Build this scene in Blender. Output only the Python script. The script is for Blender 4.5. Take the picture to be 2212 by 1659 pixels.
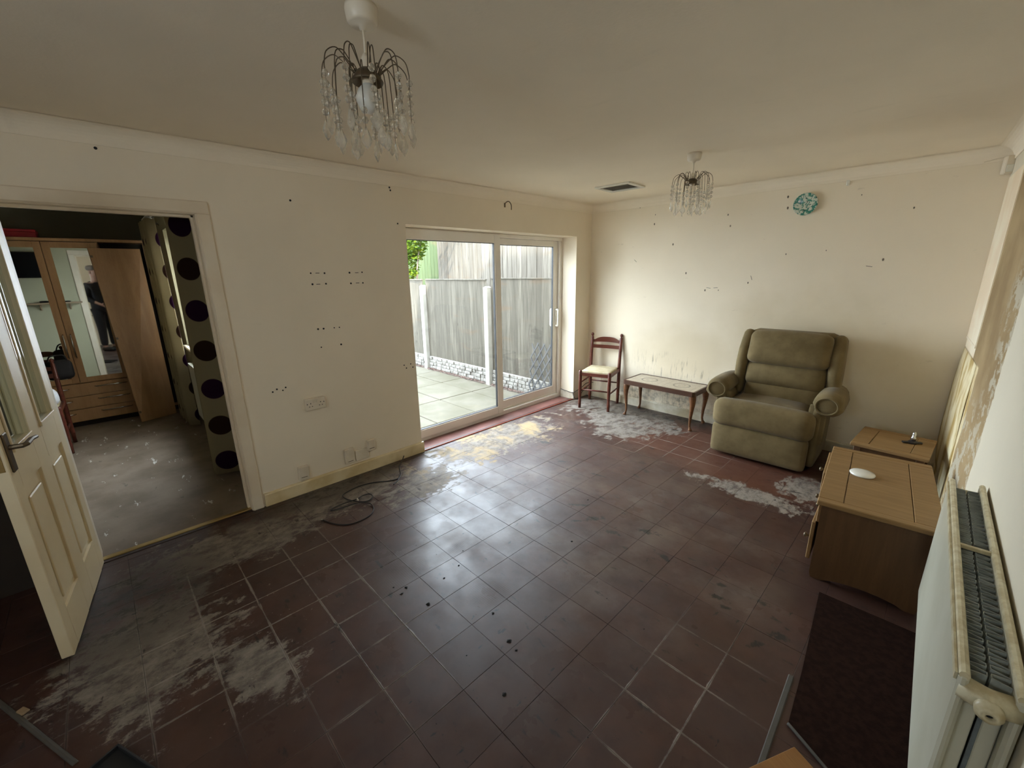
import bpy, bmesh, math, random
from mathutils import Vector, Matrix
random.seed(7)
for o in list(bpy.data.objects):
    bpy.data.objects.remove(o)
SC = bpy.context.scene
COL = SC.collection
PI = math.pi

# ------------------------------------------------------------------ camera
F_PX = 907.19
YAW, PITCH, ROLL = 0.8003, 0.2617, -0.0158
CAM = Vector((3.2204, 0.4180, 1.6238))
fwd = Vector((-math.sin(YAW) * math.cos(PITCH), math.cos(YAW) * math.cos(PITCH), -math.sin(PITCH)))
rgt = Vector((math.cos(YAW), math.sin(YAW), 0))
upv = rgt.cross(fwd)
r2 = rgt * math.cos(ROLL) + upv * math.sin(ROLL)
u2 = upv * math.cos(ROLL) - rgt * math.sin(ROLL)
cam = bpy.data.cameras.new('camera')
cam.sensor_fit = 'HORIZONTAL'
cam.sensor_width = 36.0
cam.lens = F_PX / 2212 * 36
cam.clip_start = 0.02
camo = bpy.data.objects.new('camera', cam)
COL.objects.link(camo)
m3 = Matrix((r2, u2, -fwd)).transposed()
camo.matrix_world = Matrix.Translation(CAM) @ m3.to_4x4()
SC.camera = camo

# ------------------------------------------------------------------ sky, sun, exposure
SKY_STRENGTH = 11.0
SUN_STRENGTH = 14.0
EXPOSURE = 1.0
w = bpy.data.worlds.new('sky')
SC.world = w
w.use_nodes = True
wn = w.node_tree
bg = wn.nodes['Background']
bg.inputs[0].default_value = (0.78, 0.885, 1.0, 1)
bg.inputs[1].default_value = SKY_STRENGTH
sl = bpy.data.lights.new('sun', 'SUN')
sl.energy = SUN_STRENGTH
sl.color = (1.0, 0.93, 0.80)
sl.angle = math.radians(0.6)
slo = bpy.data.objects.new('sun', sl)
COL.objects.link(slo)
slo.rotation_euler = Vector((-0.62, 0.22, -0.75)).to_track_quat('-Z', 'Y').to_euler()
vs = SC.view_settings
vs.view_transform = 'Standard'
vs.look = 'None'
vs.exposure = EXPOSURE
vs.gamma = 1.0
vs.use_curve_mapping = False
try:
    SC.cycles.max_bounces = 12
    SC.cycles.diffuse_bounces = 8
    SC.cycles.transparent_max_bounces = 24
    SC.cycles.use_denoising = True
    SC.cycles.sample_clamp_indirect = 6.0
except Exception:
    pass


def portal(name, loc, sx, sy, direction):
    l = bpy.data.lights.new(name, 'AREA')
    l.shape = 'RECTANGLE'
    l.size, l.size_y = sx, sy
    l.cycles.is_portal = True
    o = bpy.data.objects.new(name, l)
    COL.objects.link(o)
    o.location = loc
    o.rotation_euler = Vector(direction).to_track_quat('-Z', 'Z').to_euler()


portal('daylight_patio_door', (-0.33, 3.5, 1.0), 2.3, 2.1, (1, 0, 0))
portal('fill_portal_hall', (4.84, -0.86, 1.80), 0.46, 0.48, (-1, 0, 0))  # portal of the added hall window
portal('fill_portal_front', (2.41, -1.34, 1.775), 0.6, 0.53, (0, 1, 0))  # portal of the added front window
portal('daylight_bedroom_window', (-1.95, 1.45, 1.5), 2.0, 1.4, (0, -1, 0))

# room constants
H = 2.375
Y1 = 4.95


def xw(y):                      # right wall runs very slightly out of square
    return 3.362 + (Y1 - y) * 0.052 if y > 2.87 else 3.470 + (2.87 - y) * 0.022


# ------------------------------------------------------------------ mesh builder
class MB:
    def __init__(self):
        self.v = []
        self.f = []

    def add(self, vs_, fs_, M=None):
        b = len(self.v)
        for p in vs_:
            p = Vector(p)
            self.v.append(M @ p if M is not None else p)
        self.f += [tuple(b + i for i in f) for f in fs_]
        return self

    def box(self, x0, x1, y0, y1, z0, z1, M=None):
        return self.add([(x0, y0, z0), (x1, y0, z0), (x1, y1, z0), (x0, y1, z0), (x0, y0, z1), (x1, y0, z1), (x1, y1, z1), (x0, y1, z1)],
                        [(0, 3, 2, 1), (4, 5, 6, 7), (0, 1, 5, 4), (1, 2, 6, 5), (2, 3, 7, 6), (3, 0, 4, 7)], M)

    def cbox(self, x0, x1, y0, y1, z0, z1, b=0.004, M=None):
        X, Y, Z = (x0, x1), (y0, y1), (z0, z1)
        vs_ = []
        idx = {}
        for i in (0, 1):
            for j in (0, 1):
                for k in (0, 1):
                    sx, sy, sz = (1 - 2 * i) * b, (1 - 2 * j) * b, (1 - 2 * k) * b
                    idx[i, j, k] = len(vs_)
                    vs_ += [(X[i], Y[j] + sy, Z[k] + sz), (X[i] + sx, Y[j], Z[k] + sz), (X[i] + sx, Y[j] + sy, Z[k])]
        fs = []
        for a in (0, 1):
            fs.append([idx[a, 0, 0], idx[a, 1, 0], idx[a, 1, 1], idx[a, 0, 1]])
            fs.append([idx[0, a, 0] + 1, idx[1, a, 0] + 1, idx[1, a, 1] + 1, idx[0, a, 1] + 1])
            fs.append([idx[0, 0, a] + 2, idx[1, 0, a] + 2, idx[1, 1, a] + 2, idx[0, 1, a] + 2])
            for c in (0, 1):
                fs.append([idx[0, a, c] + 1, idx[0, a, c] + 2, idx[1, a, c] + 2, idx[1, a, c] + 1])
                fs.append([idx[a, 0, c], idx[a, 0, c] + 2, idx[a, 1, c] + 2, idx[a, 1, c]])
                fs.append([idx[a, c, 0], idx[a, c, 0] + 1, idx[a, c, 1] + 1, idx[a, c, 1]])
        for t in idx.values():
            fs.append([t, t + 1, t + 2])
        return self.add(vs_, fs, M)

    def lathe(self, prof, c=(0, 0, 0), seg=16, M=None, cap=True):
        vs_, fs = [], []
        n = len(prof)
        for r, z in prof:
            for k in range(seg):
                a = 2 * PI * k / seg
                vs_.append((c[0] + r * math.cos(a), c[1] + r * math.sin(a), c[2] + z))
        for i in range(n - 1):
            for k in range(seg):
                fs.append((i * seg + k, i * seg + (k + 1) % seg, (i + 1) * seg + (k + 1) % seg, (i + 1) * seg + k))
        if cap:
            fs.append(tuple(range(seg))[::-1])
            fs.append(tuple((n - 1) * seg + k for k in range(seg)))
        return self.add(vs_, fs, M)

    def tube(self, pts, r=0.01, seg=8, closed=False, M=None, flat=1.0):
        P = [Vector(p) for p in pts]
        n = len(P)
        R = r if isinstance(r, (list, tuple)) else [r] * n
        vs_, fs = [], []
        t0 = (P[1] - P[0]).normalized()
        ref = Vector((0, 0, 1)) if abs(t0.z) < 0.9 else Vector((1, 0, 0))
        nx = t0.cross(ref).normalized()
        for i in range(n):
            if closed:
                t = (P[(i + 1) % n] - P[i - 1]).normalized()
            else:
                t = (P[min(i + 1, n - 1)] - P[max(i - 1, 0)]).normalized()
            nx = (nx - t * nx.dot(t)).normalized()
            ny = t.cross(nx)
            for k in range(seg):
                a = 2 * PI * k / seg
                vs_.append(P[i] + nx * (R[i] * math.cos(a)) + ny * (R[i] * flat * math.sin(a)))
        m = n if closed else n - 1
        for i in range(m):
            for k in range(seg):
                j = (i + 1) % n
                fs.append((i * seg + k, i * seg + (k + 1) % seg, j * seg + (k + 1) % seg, j * seg + k))
        if not closed:
            fs.append(tuple(range(seg))[::-1])
            fs.append(tuple((n - 1) * seg + k for k in range(seg)))
        return self.add(vs_, fs, M)

    def prism(self, poly, d0, d1, axis='z', M=None):
        """polygon in the plane across an axis, pushed from d0 to d1: z->(x,y), y->(x,z), x->(y,z)"""
        n = len(poly)

        def q(a, b, d):
            return (a, b, d) if axis == 'z' else ((a, d, b) if axis == 'y' else (d, a, b))
        vs_ = [q(a, b, d0) for a, b in poly] + [q(a, b, d1) for a, b in poly]
        fs = [tuple(range(n))[::-1], tuple(range(n, 2 * n))] + [(i, (i + 1) % n, n + (i + 1) % n, n + i) for i in range(n)]
        return self.add(vs_, fs, M)

    def soft(self, hx, hy, hz, r, n=6, bulge=(0, 0, 0), c=(0, 0, 0), M=None, fn=None):
        """upholstery block: rounded box of half sizes hx,hy,hz with bulging faces"""
        vs_, fs = [], []
        key = {}

        def vert(p):
            k = tuple(round(q, 5) for q in p)
            if k not in key:
                key[k] = len(vs_)
                s = [p[0] * hx, p[1] * hy, p[2] * hz]
                h = [hx, hy, hz]
                rr = min(r, hx, hy, hz)
                core = [max(-(h[i] - rr), min(h[i] - rr, s[i])) for i in range(3)]
                d = Vector([s[i] - core[i] for i in range(3)])
                if d.length > 1e-9:
                    d = d.normalized() * rr
                o = Vector(core) + d
                u = [o[i] / h[i] for i in range(3)]
                e = [max(0.0, 1 - t * t) for t in u]
                o = Vector((o.x + bulge[0] * u[0] * e[1] * e[2], o.y + bulge[1] * u[1] * e[0] * e[2], o.z + bulge[2] * u[2] * e[0] * e[1]))
                if fn:
                    o = Vector(fn(o))
                vs_.append(o + Vector(c))
            return key[k]

        def coord(i):
            t = i / n * 2 - 1
            return math.copysign(1 - (1 - abs(t)) ** 1.6, t)
        g = [coord(i) for i in range(n + 1)]
        for ax in range(3):
            for s in (-1, 1):
                for i in range(n):
                    for j in range(n):
                        q = []
                        for a, b in ((i, j), (i + 1, j), (i + 1, j + 1), (i, j + 1)):
                            p = [0, 0, 0]
                            p[ax] = s
                            p[(ax + 1) % 3] = g[a]
                            p[(ax + 2) % 3] = g[b]
                            q.append(vert(p))
                        fs.append(q if s > 0 else q[::-1])
        return self.add(vs_, fs, M)

    def grid(self, fn, nu, nv, M=None):
        vs_ = [fn(i / nu, j / nv) for j in range(nv + 1) for i in range(nu + 1)]
        fs = [(j * (nu + 1) + i, j * (nu + 1) + i + 1, (j + 1) * (nu + 1) + i + 1, (j + 1) * (nu + 1) + i) for j in range(nv) for i in range(nu)]
        return self.add(vs_, fs, M)

    def mesh(self, name, mat, smooth=False, fix=True):
        me = bpy.data.meshes.new(name)
        me.from_pydata([tuple(p) for p in self.v], [], self.f)
        if fix:
            bm = bmesh.new()
            bm.from_mesh(me)
            bmesh.ops.recalc_face_normals(bm, faces=bm.faces)
            bm.to_mesh(me)
            bm.free()
        if smooth:
            me.polygons.foreach_set('use_smooth', [True] * len(me.polygons))
        if mat:
            me.materials.append(mat)
        return me

    def build(self, name, mat, parent=None, smooth=False, loc=None, rot=None, fix=True):
        return link(name, self.mesh(name, mat, smooth, fix), parent, loc, rot)


def link(name, me, parent=None, loc=None, rot=None):
    o = bpy.data.objects.new(name, me)
    COL.objects.link(o)
    if parent is not None:
        o.parent = parent
    if loc is not None:
        o.location = loc
    if rot is not None:
        o.rotation_euler = rot
    return o


def tag(o, label, cat, group=None, kind=None):
    o['label'] = label
    o['category'] = cat
    if group:
        o['group'] = group
    if kind:
        o['kind'] = kind
    return o


def thing(name, label, cat, loc=(0, 0, 0), rotz=0.0, group=None):
    o = bpy.data.objects.new(name, None)
    o.empty_display_size = 0.1
    COL.objects.link(o)
    o.location = loc
    o.rotation_euler = (0, 0, rotz)
    return tag(o, label, cat, group)


def struct(o):
    o['kind'] = 'structure'
    return o


def copy_tree(o, parent=None):
    c = o.copy()
    COL.objects.link(c)
    if parent is not None:
        c.parent = parent
    for ch in list(o.children):
        copy_tree(ch, c)
    return c


# ------------------------------------------------------------------ materials
class NT:
    def __init__(self, name):
        self.m = bpy.data.materials.new(name)
        self.m.use_nodes = True
        self.t = self.m.node_tree
        self.b = self.t.nodes['Principled BSDF']

    def n(self, typ, **kw):
        x = self.t.nodes.new(typ)
        for k, v in kw.items():
            setattr(x, k, v)
        return x

    def put(self, sock, v):
        if isinstance(v, bpy.types.NodeSocket):
            self.t.links.new(v, sock)
        elif v is not None:
            if sock.type == 'RGBA' and len(v) == 3:
                v = (*v, 1)
            sock.default_value = v

    def pos(self):
        return self.n('ShaderNodeNewGeometry').outputs['Position']

    def objc(self):
        return self.n('ShaderNodeTexCoord').outputs['Object']

    def sep(self, v):
        s = self.n('ShaderNodeSeparateXYZ')
        self.put(s.inputs[0], v)
        return s.outputs

    def vec(self, x, y, z):
        s = self.n('ShaderNodeCombineXYZ')
        for i, q in enumerate((x, y, z)):
            self.put(s.inputs[i], q)
        return s.outputs[0]

    def scale(self, v, s, loc=(0, 0, 0), rot=(0, 0, 0)):
        mp = self.n('ShaderNodeMapping')
        self.put(mp.inputs[0], v)
        mp.inputs[1].default_value = loc
        mp.inputs[2].default_value = rot
        mp.inputs[3].default_value = s
        return mp.outputs[0]

    def noise(self, v, sc, det=4, rough=0.55, dist=0.0):
        x = self.n('ShaderNodeTexNoise')
        self.put(x.inputs['Vector'], v)
        x.inputs['Scale'].default_value = sc
        x.inputs['Detail'].default_value = det
        x.inputs['Roughness'].default_value = rough
        x.inputs['Distortion'].default_value = dist
        return x.outputs[0]

    def voro(self, v, sc, feature='F1', rand=1.0):
        x = self.n('ShaderNodeTexVoronoi', feature=feature)
        self.put(x.inputs['Vector'], v)
        x.inputs['Scale'].default_value = sc
        x.inputs['Randomness'].default_value = rand
        return x.outputs

    def math(self, op, a, b=None, c=None):
        x = self.n('ShaderNodeMath', operation=op)
        self.put(x.inputs[0], a)
        if b is not None:
            self.put(x.inputs[1], b)
        if c is not None:
            self.put(x.inputs[2], c)
        return x.outputs[0]

    def step(self, x, lo, hi, a=0.0, b=1.0):
        r = self.n('ShaderNodeMapRange', interpolation_type='SMOOTHSTEP')
        self.put(r.inputs[0], x)
        for i, q in enumerate((lo, hi, a, b)):
            r.inputs[i + 1].default_value = q
        return r.outputs[0]

    def mix(self, f, a, b):
        x = self.n('ShaderNodeMix', data_type='RGBA')
        self.put(x.inputs[0], f)
        self.put(x.inputs[6], a)
        self.put(x.inputs[7], b)
        return x.outputs[2]

    def ell(self, p, cx, cy, rx, ry, ang=0.0, axes='xy'):
        """1 at the centre of an ellipse in the xy / yz / xz plane, 0 at its rim, negative outside"""
        o = self.sep(p)
        i = {'xy': (0, 1), 'yz': (1, 2), 'xz': (0, 2)}[axes]
        a = self.math('SUBTRACT', o[i[0]], cx)
        b = self.math('SUBTRACT', o[i[1]], cy)
        ca, sa = math.cos(ang), math.sin(ang)
        u = self.math('ADD', self.math('MULTIPLY', a, ca / rx), self.math('MULTIPLY', b, sa / rx))
        v = self.math('ADD', self.math('MULTIPLY', a, -sa / ry), self.math('MULTIPLY', b, ca / ry))
        d = self.math('SQRT', self.math('ADD', self.math('MULTIPLY', u, u), self.math('MULTIPLY', v, v)))
        return self.math('SUBTRACT', 1.0, d)

    def maxs(self, l):
        r = l[0]
        for q in l[1:]:
            r = self.math('MAXIMUM', r, q)
        return r

    def bump(self, h, s=0.3, d=0.01):
        x = self.n('ShaderNodeBump')
        self.put(x.inputs['Height'], h)
        x.inputs['Strength'].default_value = s
        x.inputs['Distance'].default_value = d
        self.t.links.new(x.outputs[0], self.b.inputs['Normal'])

    def set(self, col=None, rough=None, metal=None, spec=None, **kw):
        self.put(self.b.inputs['Base Color'], col)
        self.put(self.b.inputs['Roughness'], rough)
        self.put(self.b.inputs['Metallic'], metal)
        self.put(self.b.inputs['Specular IOR Level'], spec)
        for k, v in kw.items():
            self.put(self.b.inputs[k], v)
        return self.m


def mat(name, col, rough=0.6, col2=None, sc=8.0, stretch=(1, 1, 1), metal=0.0, bump=0.0, bsc=None, spec=0.5, det=4, lo=0.35, hi=0.65, world=False):
    t = NT(name)
    p = t.pos() if world else t.objc()
    if stretch != (1, 1, 1):
        p = t.scale(p, stretch)
    nz = t.noise(p, sc, det)
    c2 = col2 or tuple(q * 0.86 for q in col)
    c = t.mix(t.step(nz, lo, hi), c2, col)
    if bump:
        t.bump(t.noise(p, bsc or sc * 6, 3), bump, 0.004)
    return t.set(c, rough, metal, spec)


WALLC = (0.85, 0.757, 0.605)


def m_wall(name, col=WALLC, bump=0.12):
    t = NT(name)
    p = t.pos()
    c = t.mix(t.step(t.noise(p, 1.3, 5), 0.3, 0.7), tuple(q * 0.94 for q in col), col)
    t.bump(t.noise(p, 90, 3), bump, 0.003)
    return t, p, c


def make_ceiling():
    t, p, c = m_wall('ceiling_paint', (0.88, 0.792, 0.645), 0.15)
    # long soft grey settlement smudges
    q = t.scale(p, (0.8, 2.6, 1), rot=(0, 0, 0.45))
    s = t.step(t.noise(q, 2.2, 4, 0.6), 0.62, 0.78)
    c = t.mix(t.math('MULTIPLY', s, 0.10), c, (0.38, 0.34, 0.28))
    return t.set(c, 0.85, spec=0.2)


def make_wall_plain(name='wall_paint', col=WALLC):
    t, p, c = m_wall(name, col)
    s = t.step(t.noise(t.scale(p, (1, 1, 2)), 3.2, 5, 0.7), 0.62, 0.8)
    c = t.mix(t.math('MULTIPLY', s, 0.18), c, (0.45, 0.39, 0.28))
    return t.set(c, 0.75, spec=0.25)


def make_wall_back():
    t, p, c = m_wall('wall_back_paint', (0.85, 0.758, 0.60))
    o = t.sep(p)
    # yellowed damp cloud over and around the coffee table
    y = t.maxs([t.ell(p, 1.35, 0.75, 0.75, 0.42, 0, 'xz'), t.ell(p, 2.3, 0.9, 1.0, 0.6, 0, 'xz')])
    ym = t.step(t.math('ADD', y, t.math('MULTIPLY', t.math('SUBTRACT', t.noise(p, 3.5, 5), 0.5), 0.9)), -0.1, 0.7)
    c = t.mix(t.math('MULTIPLY', ym, 0.45), c, (0.58, 0.48, 0.30))
    # dark vertical mould runs behind the table and near the floor
    q = t.scale(p, (42, 1, 4.5))
    runs = t.step(t.noise(q, 1.0, 5, 0.65), 0.53, 0.68)
    zone = t.maxs([t.ell(p, 1.12, 0.54, 0.62, 0.20, -0.12, 'xz'), t.ell(p, 1.0, 0.17, 0.75, 0.22, 0, 'xz'), t.math('MULTIPLY', t.ell(p, 0.3, 0.2, 0.35, 0.25, 0, 'xz'), 0.7)])
    zm = t.step(zone, 0.0, 0.5)
    c = t.mix(t.math('MULTIPLY', t.math('MULTIPLY', runs, zm), 0.55), c, (0.10, 0.085, 0.055))
    grime = t.math('MULTIPLY', t.step(t.ell(p, 1.05, 0.10, 0.95, 0.36, 0, 'xz'), 0.0, 0.7), t.step(t.noise(p, 16, 6, 0.7), 0.4, 0.66))
    c = t.mix(t.math('MULTIPLY', grime, 0.6), c, (0.17, 0.15, 0.11))
    # rubbed smudge ring left by furniture
    c = t.mix(t.math('MULTIPLY', t.step(t.noise(t.scale(p, (2, 1, 5)), 3, 6, 0.7), 0.64, 0.74), 0.25), c, (0.30, 0.25, 0.16))
    return t.set(c, 0.72, spec=0.25)


def make_wall_right():
    t, p, c = m_wall('wall_right_paint', (0.71, 0.645, 0.505))
    o = t.sep(p)
    nz = t.noise(p, 5, 6, 0.65)
    edge = t.math('ADD', o[1], t.math('MULTIPLY', t.math('SUBTRACT', nz, 0.5), 0.30))
    strip = t.math('MULTIPLY', t.step(edge, 3.32, 3.35), t.step(o[2], 2.19, 2.17))
    brown = t.mix(t.step(t.noise(p, 2.4, 5), 0.3, 0.7), (0.27, 0.185, 0.095), (0.40, 0.29, 0.155))
    fl = t.math('MULTIPLY', t.step(t.noise(t.scale(p, (1, 1.3, 1.8)), 4.6, 8, 0.72), 0.50, 0.53), t.maxs([t.step(o[2], 0.95, 0.75), t.math('MULTIPLY', t.step(edge, 3.75, 3.50), t.step(o[2], 1.75, 1.5))]))
    brown = t.mix(t.math('MULTIPLY', fl, 0.85), brown, (0.50, 0.45, 0.34))
    # pink-cream painted strip in the corner, yellowed and stained below a seam
    cream = t.mix(t.step(t.noise(p, 3.0, 4), 0.35, 0.65), (0.80, 0.655, 0.47), (0.86, 0.765, 0.585))
    brown = t.mix(t.math('MULTIPLY', t.step(o[1], 4.362, 4.372), t.step(o[2], 1.03, 1.05)), brown, cream)
    stain = t.mix(t.step(t.noise(t.scale(p, (1, 2.0, 0.7)), 3.2, 5, 0.6), 0.42, 0.62), (0.80, 0.70, 0.46), (0.50, 0.34, 0.12))
    brown = t.mix(t.math('MULTIPLY', t.step(t.math('ADD', o[1], t.math('MULTIPLY', t.math('SUBTRACT', nz, 0.5), 0.12)), 4.03, 4.05), t.step(o[2], 1.045, 1.03)), brown, stain)
    c = t.mix(strip, c, brown)
    return t.set(c, 0.8, spec=0.15)


GXc, GYc = 0.984, 0.495


def make_floor_tile():
    t = NT('floor_tile')
    p = t.pos()
    oi = t.n('ShaderNodeObjectInfo')
    base = t.mix(oi.outputs['Random'], (0.052, 0.0225, 0.0155), (0.070, 0.031, 0.0215))
    base = t.mix(t.step(t.noise(p, 7, 5), 0.35, 0.7), base, (0.048, 0.023, 0.018))
    # dusty traffic film over the middle
    film = t.math('MULTIPLY', t.step(t.noise(p, 2.6, 6, 0.62), 0.42, 0.72), t.step(t.maxs([t.ell(p, 1.15, 2.35, 1.3, 1.6, 0.2), t.ell(p, 2.2, 2.6, 1.0, 1.2)]), 0.0, 0.6))
    base = t.mix(t.math('MULTIPLY', film, 0.40), base, (0.18, 0.142, 0.115))
    base = t.mix(t.math('MULTIPLY', t.step(t.maxs([t.ell(p, 1.7, 4.25, 1.0, 0.6), t.ell(p, 2.3, 4.0, 0.8, 0.5)]), 0.0, 0.5), 0.8), base, (0.105, 0.040, 0.024))
    # adhesive and underlay residue, strongest along the walls
    R = t.maxs([t.ell(p, 0.95, 0.30, 0.62, 0.42, 0.15), t.ell(p, 0.35, 0.75, 0.36, 0.75, -0.1), t.ell(p, 1.42, 0.62, 0.34, 0.20, 0.2),
                t.ell(p, 0.22, 1.55, 0.42, 0.80, 0.0), t.ell(p, 0.52, 2.05, 0.30, 0.55, 0.1), t.ell(p, 0.30, 3.10, 0.45, 1.15, 0.03),
                t.ell(p, 0.75, 4.55, 1.05, 0.55, -0.05), t.ell(p, 1.0, 4.2, 0.6, 0.45, 0.1), t.ell(p, 2.42, 3.62, 0.60, 0.17, 0.05), t.ell(p, 2.72, 3.95, 0.26, 0.34, 0)])
    nz = t.noise(p, 3.3, 8, 0.68, 0.3)
    fine = t.noise(t.scale(p, (1, 0.6, 1), rot=(0, 0, 0.5)), 16, 10, 0.76)
    q = t.math('ADD', t.math('ADD', R, t.math('MULTIPLY', t.math('SUBTRACT', nz, 0.5), 1.5)), t.math('MULTIPLY', t.math('SUBTRACT', fine, 0.5), 2.2))
    rm = t.step(q, 0.28, 0.48)
    rcol = t.mix(t.step(fine, 0.32, 0.68), (0.085, 0.068, 0.055), (0.27, 0.23, 0.185))
    rcol = t.mix(t.math('MULTIPLY', t.step(t.ell(p, 0.35, 3.0, 0.6, 1.3), 0.0, 0.4), t.step(nz, 0.45, 0.62)), rcol, (0.36, 0.26, 0.13))
    rcol = t.mix(t.math('MULTIPLY', t.step(t.ell(p, 0.9, 4.5, 1.2, 0.7), 0.0, 0.4), t.step(fine, 0.45, 0.58)), rcol, (0.235, 0.21, 0.175))
    rcol = t.mix(t.math('MULTIPLY', t.step(t.ell(p, 2.45, 3.7, 0.7, 0.5), 0.0, 0.4), t.step(fine, 0.40, 0.6)), rcol, (0.27, 0.235, 0.19))
    c = t.mix(t.math('MULTIPLY', rm, 0.88), base, rcol)
    # pale crust of old adhesive squeezed along the joints
    o = t.sep(p)
    du = t.math('ABSOLUTE', t.math('SUBTRACT', t.math('FRACT', t.math('ADD', t.math('MULTIPLY', t.math('SUBTRACT', o[0], GXc), 1 / 0.2286), 20.5)), 0.5))
    dv = t.math('ABSOLUTE', t.math('SUBTRACT', t.math('FRACT', t.math('ADD', t.math('MULTIPLY', t.math('SUBTRACT', o[1], GYc), 1 / 0.2286), 20.5)), 0.5))
    dl = t.math('ADD', t.math('MINIMUM', t.math('ADD', du, t.math('MULTIPLY', fine, 0.004)), dv), t.math('MULTIPLY', t.math('SUBTRACT', t.noise(p, 8, 5, 0.7), 0.5), 0.09))
    zone = t.step(t.maxs([t.ell(p, 1.05, 0.75, 0.75, 0.85, 0.1), t.math('MULTIPLY', t.ell(p, 1.45, 4.15, 0.9, 0.55), 1.0), t.math('MULTIPLY', t.ell(p, 2.75, 1.75, 0.35, 0.7), 0.6), t.math('MULTIPLY', t.ell(p, 1.7, 1.0, 0.6, 0.5), 0.5)]), 0.0, 0.45)
    crust = t.math('MULTIPLY', t.step(dl, 0.026, 0.004), zone)
    speck = t.math('MULTIPLY', t.step(t.noise(p, 38, 4, 0.6), 0.665, 0.70), t.step(t.maxs([t.ell(p, 1.15, 0.6, 0.7, 0.7), t.ell(p, 0.5, 1.5, 0.5, 0.8)]), 0.0, 0.5))
    crust = t.math('MAXIMUM', crust, speck)
    c = t.mix(t.math('MULTIPLY', crust, 0.75), c, (0.27, 0.235, 0.195))
    rm = t.math('MAXIMUM', rm, crust)
    # black scuffs and burns
    sc1 = t.step(t.noise(t.scale(p, (1.0, 2.6, 1), rot=(0, 0, 0.9)), 6.5, 5, 0.62), 0.625, 0.69)
    sc2 = t.step(t.noise(t.scale(p, (3, 1.2, 1), rot=(0, 0, 0.2)), 9, 4, 0.55), 0.69, 0.72)
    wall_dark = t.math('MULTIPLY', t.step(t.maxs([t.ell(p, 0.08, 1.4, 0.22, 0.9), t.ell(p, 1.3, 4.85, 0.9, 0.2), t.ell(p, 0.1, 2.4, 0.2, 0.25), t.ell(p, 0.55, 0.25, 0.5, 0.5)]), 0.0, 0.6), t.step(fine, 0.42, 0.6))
    SCUFF = [(1.086, 3.094, .10, .03, .9), (1.47, 3.10, .13, .025, .2), (1.69, 3.30, .08, .025, -.4), (1.965, 2.50, .11, .04, .5), (2.118, 2.664, .11, .045, .3), (2.322, 2.504, .12, .03, -.3), (1.80, 2.558, .12, .05, .9), (0.68, 3.31, .11, .05, .2),
             (2.66, 2.405, .09, .03, .1), (2.71, 2.36, .06, .02, .3), (2.88, 2.223, .07, .03, .9), (2.82, 2.52, .07, .03, .2), (1.74, 2.46, .10, .02, .8), (2.64, 2.51, .05, .025, .2), (1.62, 2.62, .14, .03, .7), (2.95, 2.35, .06, .05, .5)]
    scm = t.maxs([t.ell(p, *q) for q in SCUFF])
    scm = t.step(t.math('ADD', scm, t.math('MULTIPLY', t.math('SUBTRACT', t.noise(p, 26, 5, 0.7), 0.5), 2.6)), 0.35, 0.75)
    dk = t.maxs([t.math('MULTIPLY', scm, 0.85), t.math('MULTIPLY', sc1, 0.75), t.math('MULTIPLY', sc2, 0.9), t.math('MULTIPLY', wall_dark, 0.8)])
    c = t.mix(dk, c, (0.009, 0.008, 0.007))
    # weave print of the old carpet back: a fine square grid, faint
    o = t.sep(p)
    gx = t.step(t.math('ABSOLUTE', t.math('SUBTRACT', t.math('FRACT', t.math('MULTIPLY', o[0], 90)), 0.5)), 0.38, 0.46)
    gy = t.step(t.math('ABSOLUTE', t.math('SUBTRACT', t.math('FRACT', t.math('MULTIPLY', o[1], 90)), 0.5)), 0.38, 0.46)
    weave = t.math('MULTIPLY', t.maxs([gx, gy]), t.math('MULTIPLY', t.step(t.noise(p, 4.0, 3), 0.52, 0.62), t.step(t.ell(p, 1.3, 1.9, 1.0, 1.0), 0.0, 0.4)))
    c = t.mix(t.math('MULTIPLY', weave, 0.5), c, (0.045, 0.032, 0.030))
    rg = t.step(t.noise(p, 3.1, 6, 0.6), 0.3, 0.7, 0.34, 0.56)
    ro = t.math('ADD', t.math('MULTIPLY', rm, 0.33), rg)
    ro = t.math('ADD', ro, t.math('MULTIPLY', weave, 0.2))
    t.bump(t.math('ADD', t.math('MULTIPLY', rm, 1.2), t.math('MULTIPLY', fine, 0.35)), 0.25, 0.003)
    cr = t.step(t.noise(p, 2.3, 6, 0.6), 0.3, 0.7, 0.24, 0.48)
    cw_ = t.math('MULTIPLY', t.math('SUBTRACT', 1.0, t.math('MULTIPLY', rm, 0.85)), t.step(t.noise(p, 5.0, 6, 0.65), 0.30, 0.62, 0.03, 0.30))
    return t.set(c, ro, spec=0.4, **{'Coat Weight': cw_, 'Coat Roughness': cr})


def make_floor_joint():
    t = NT('floor_joint')
    p = t.pos()
    pale = t.maxs([t.ell(p, 1.2, 0.9, 1.1, 0.95, 0.2), t.ell(p, 1.7, 4.3, 1.5, 0.9), t.ell(p, 2.9, 1.7, 0.5, 0.9)])
    k = t.step(t.math('ADD', pale, t.math('MULTIPLY', t.math('SUBTRACT', t.noise(p, 5, 5), 0.5), 1.0)), 0.0, 0.35)
    return t.set(t.mix(k, (0.040, 0.022, 0.017), (0.36, 0.31, 0.27)), 0.8)


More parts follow.
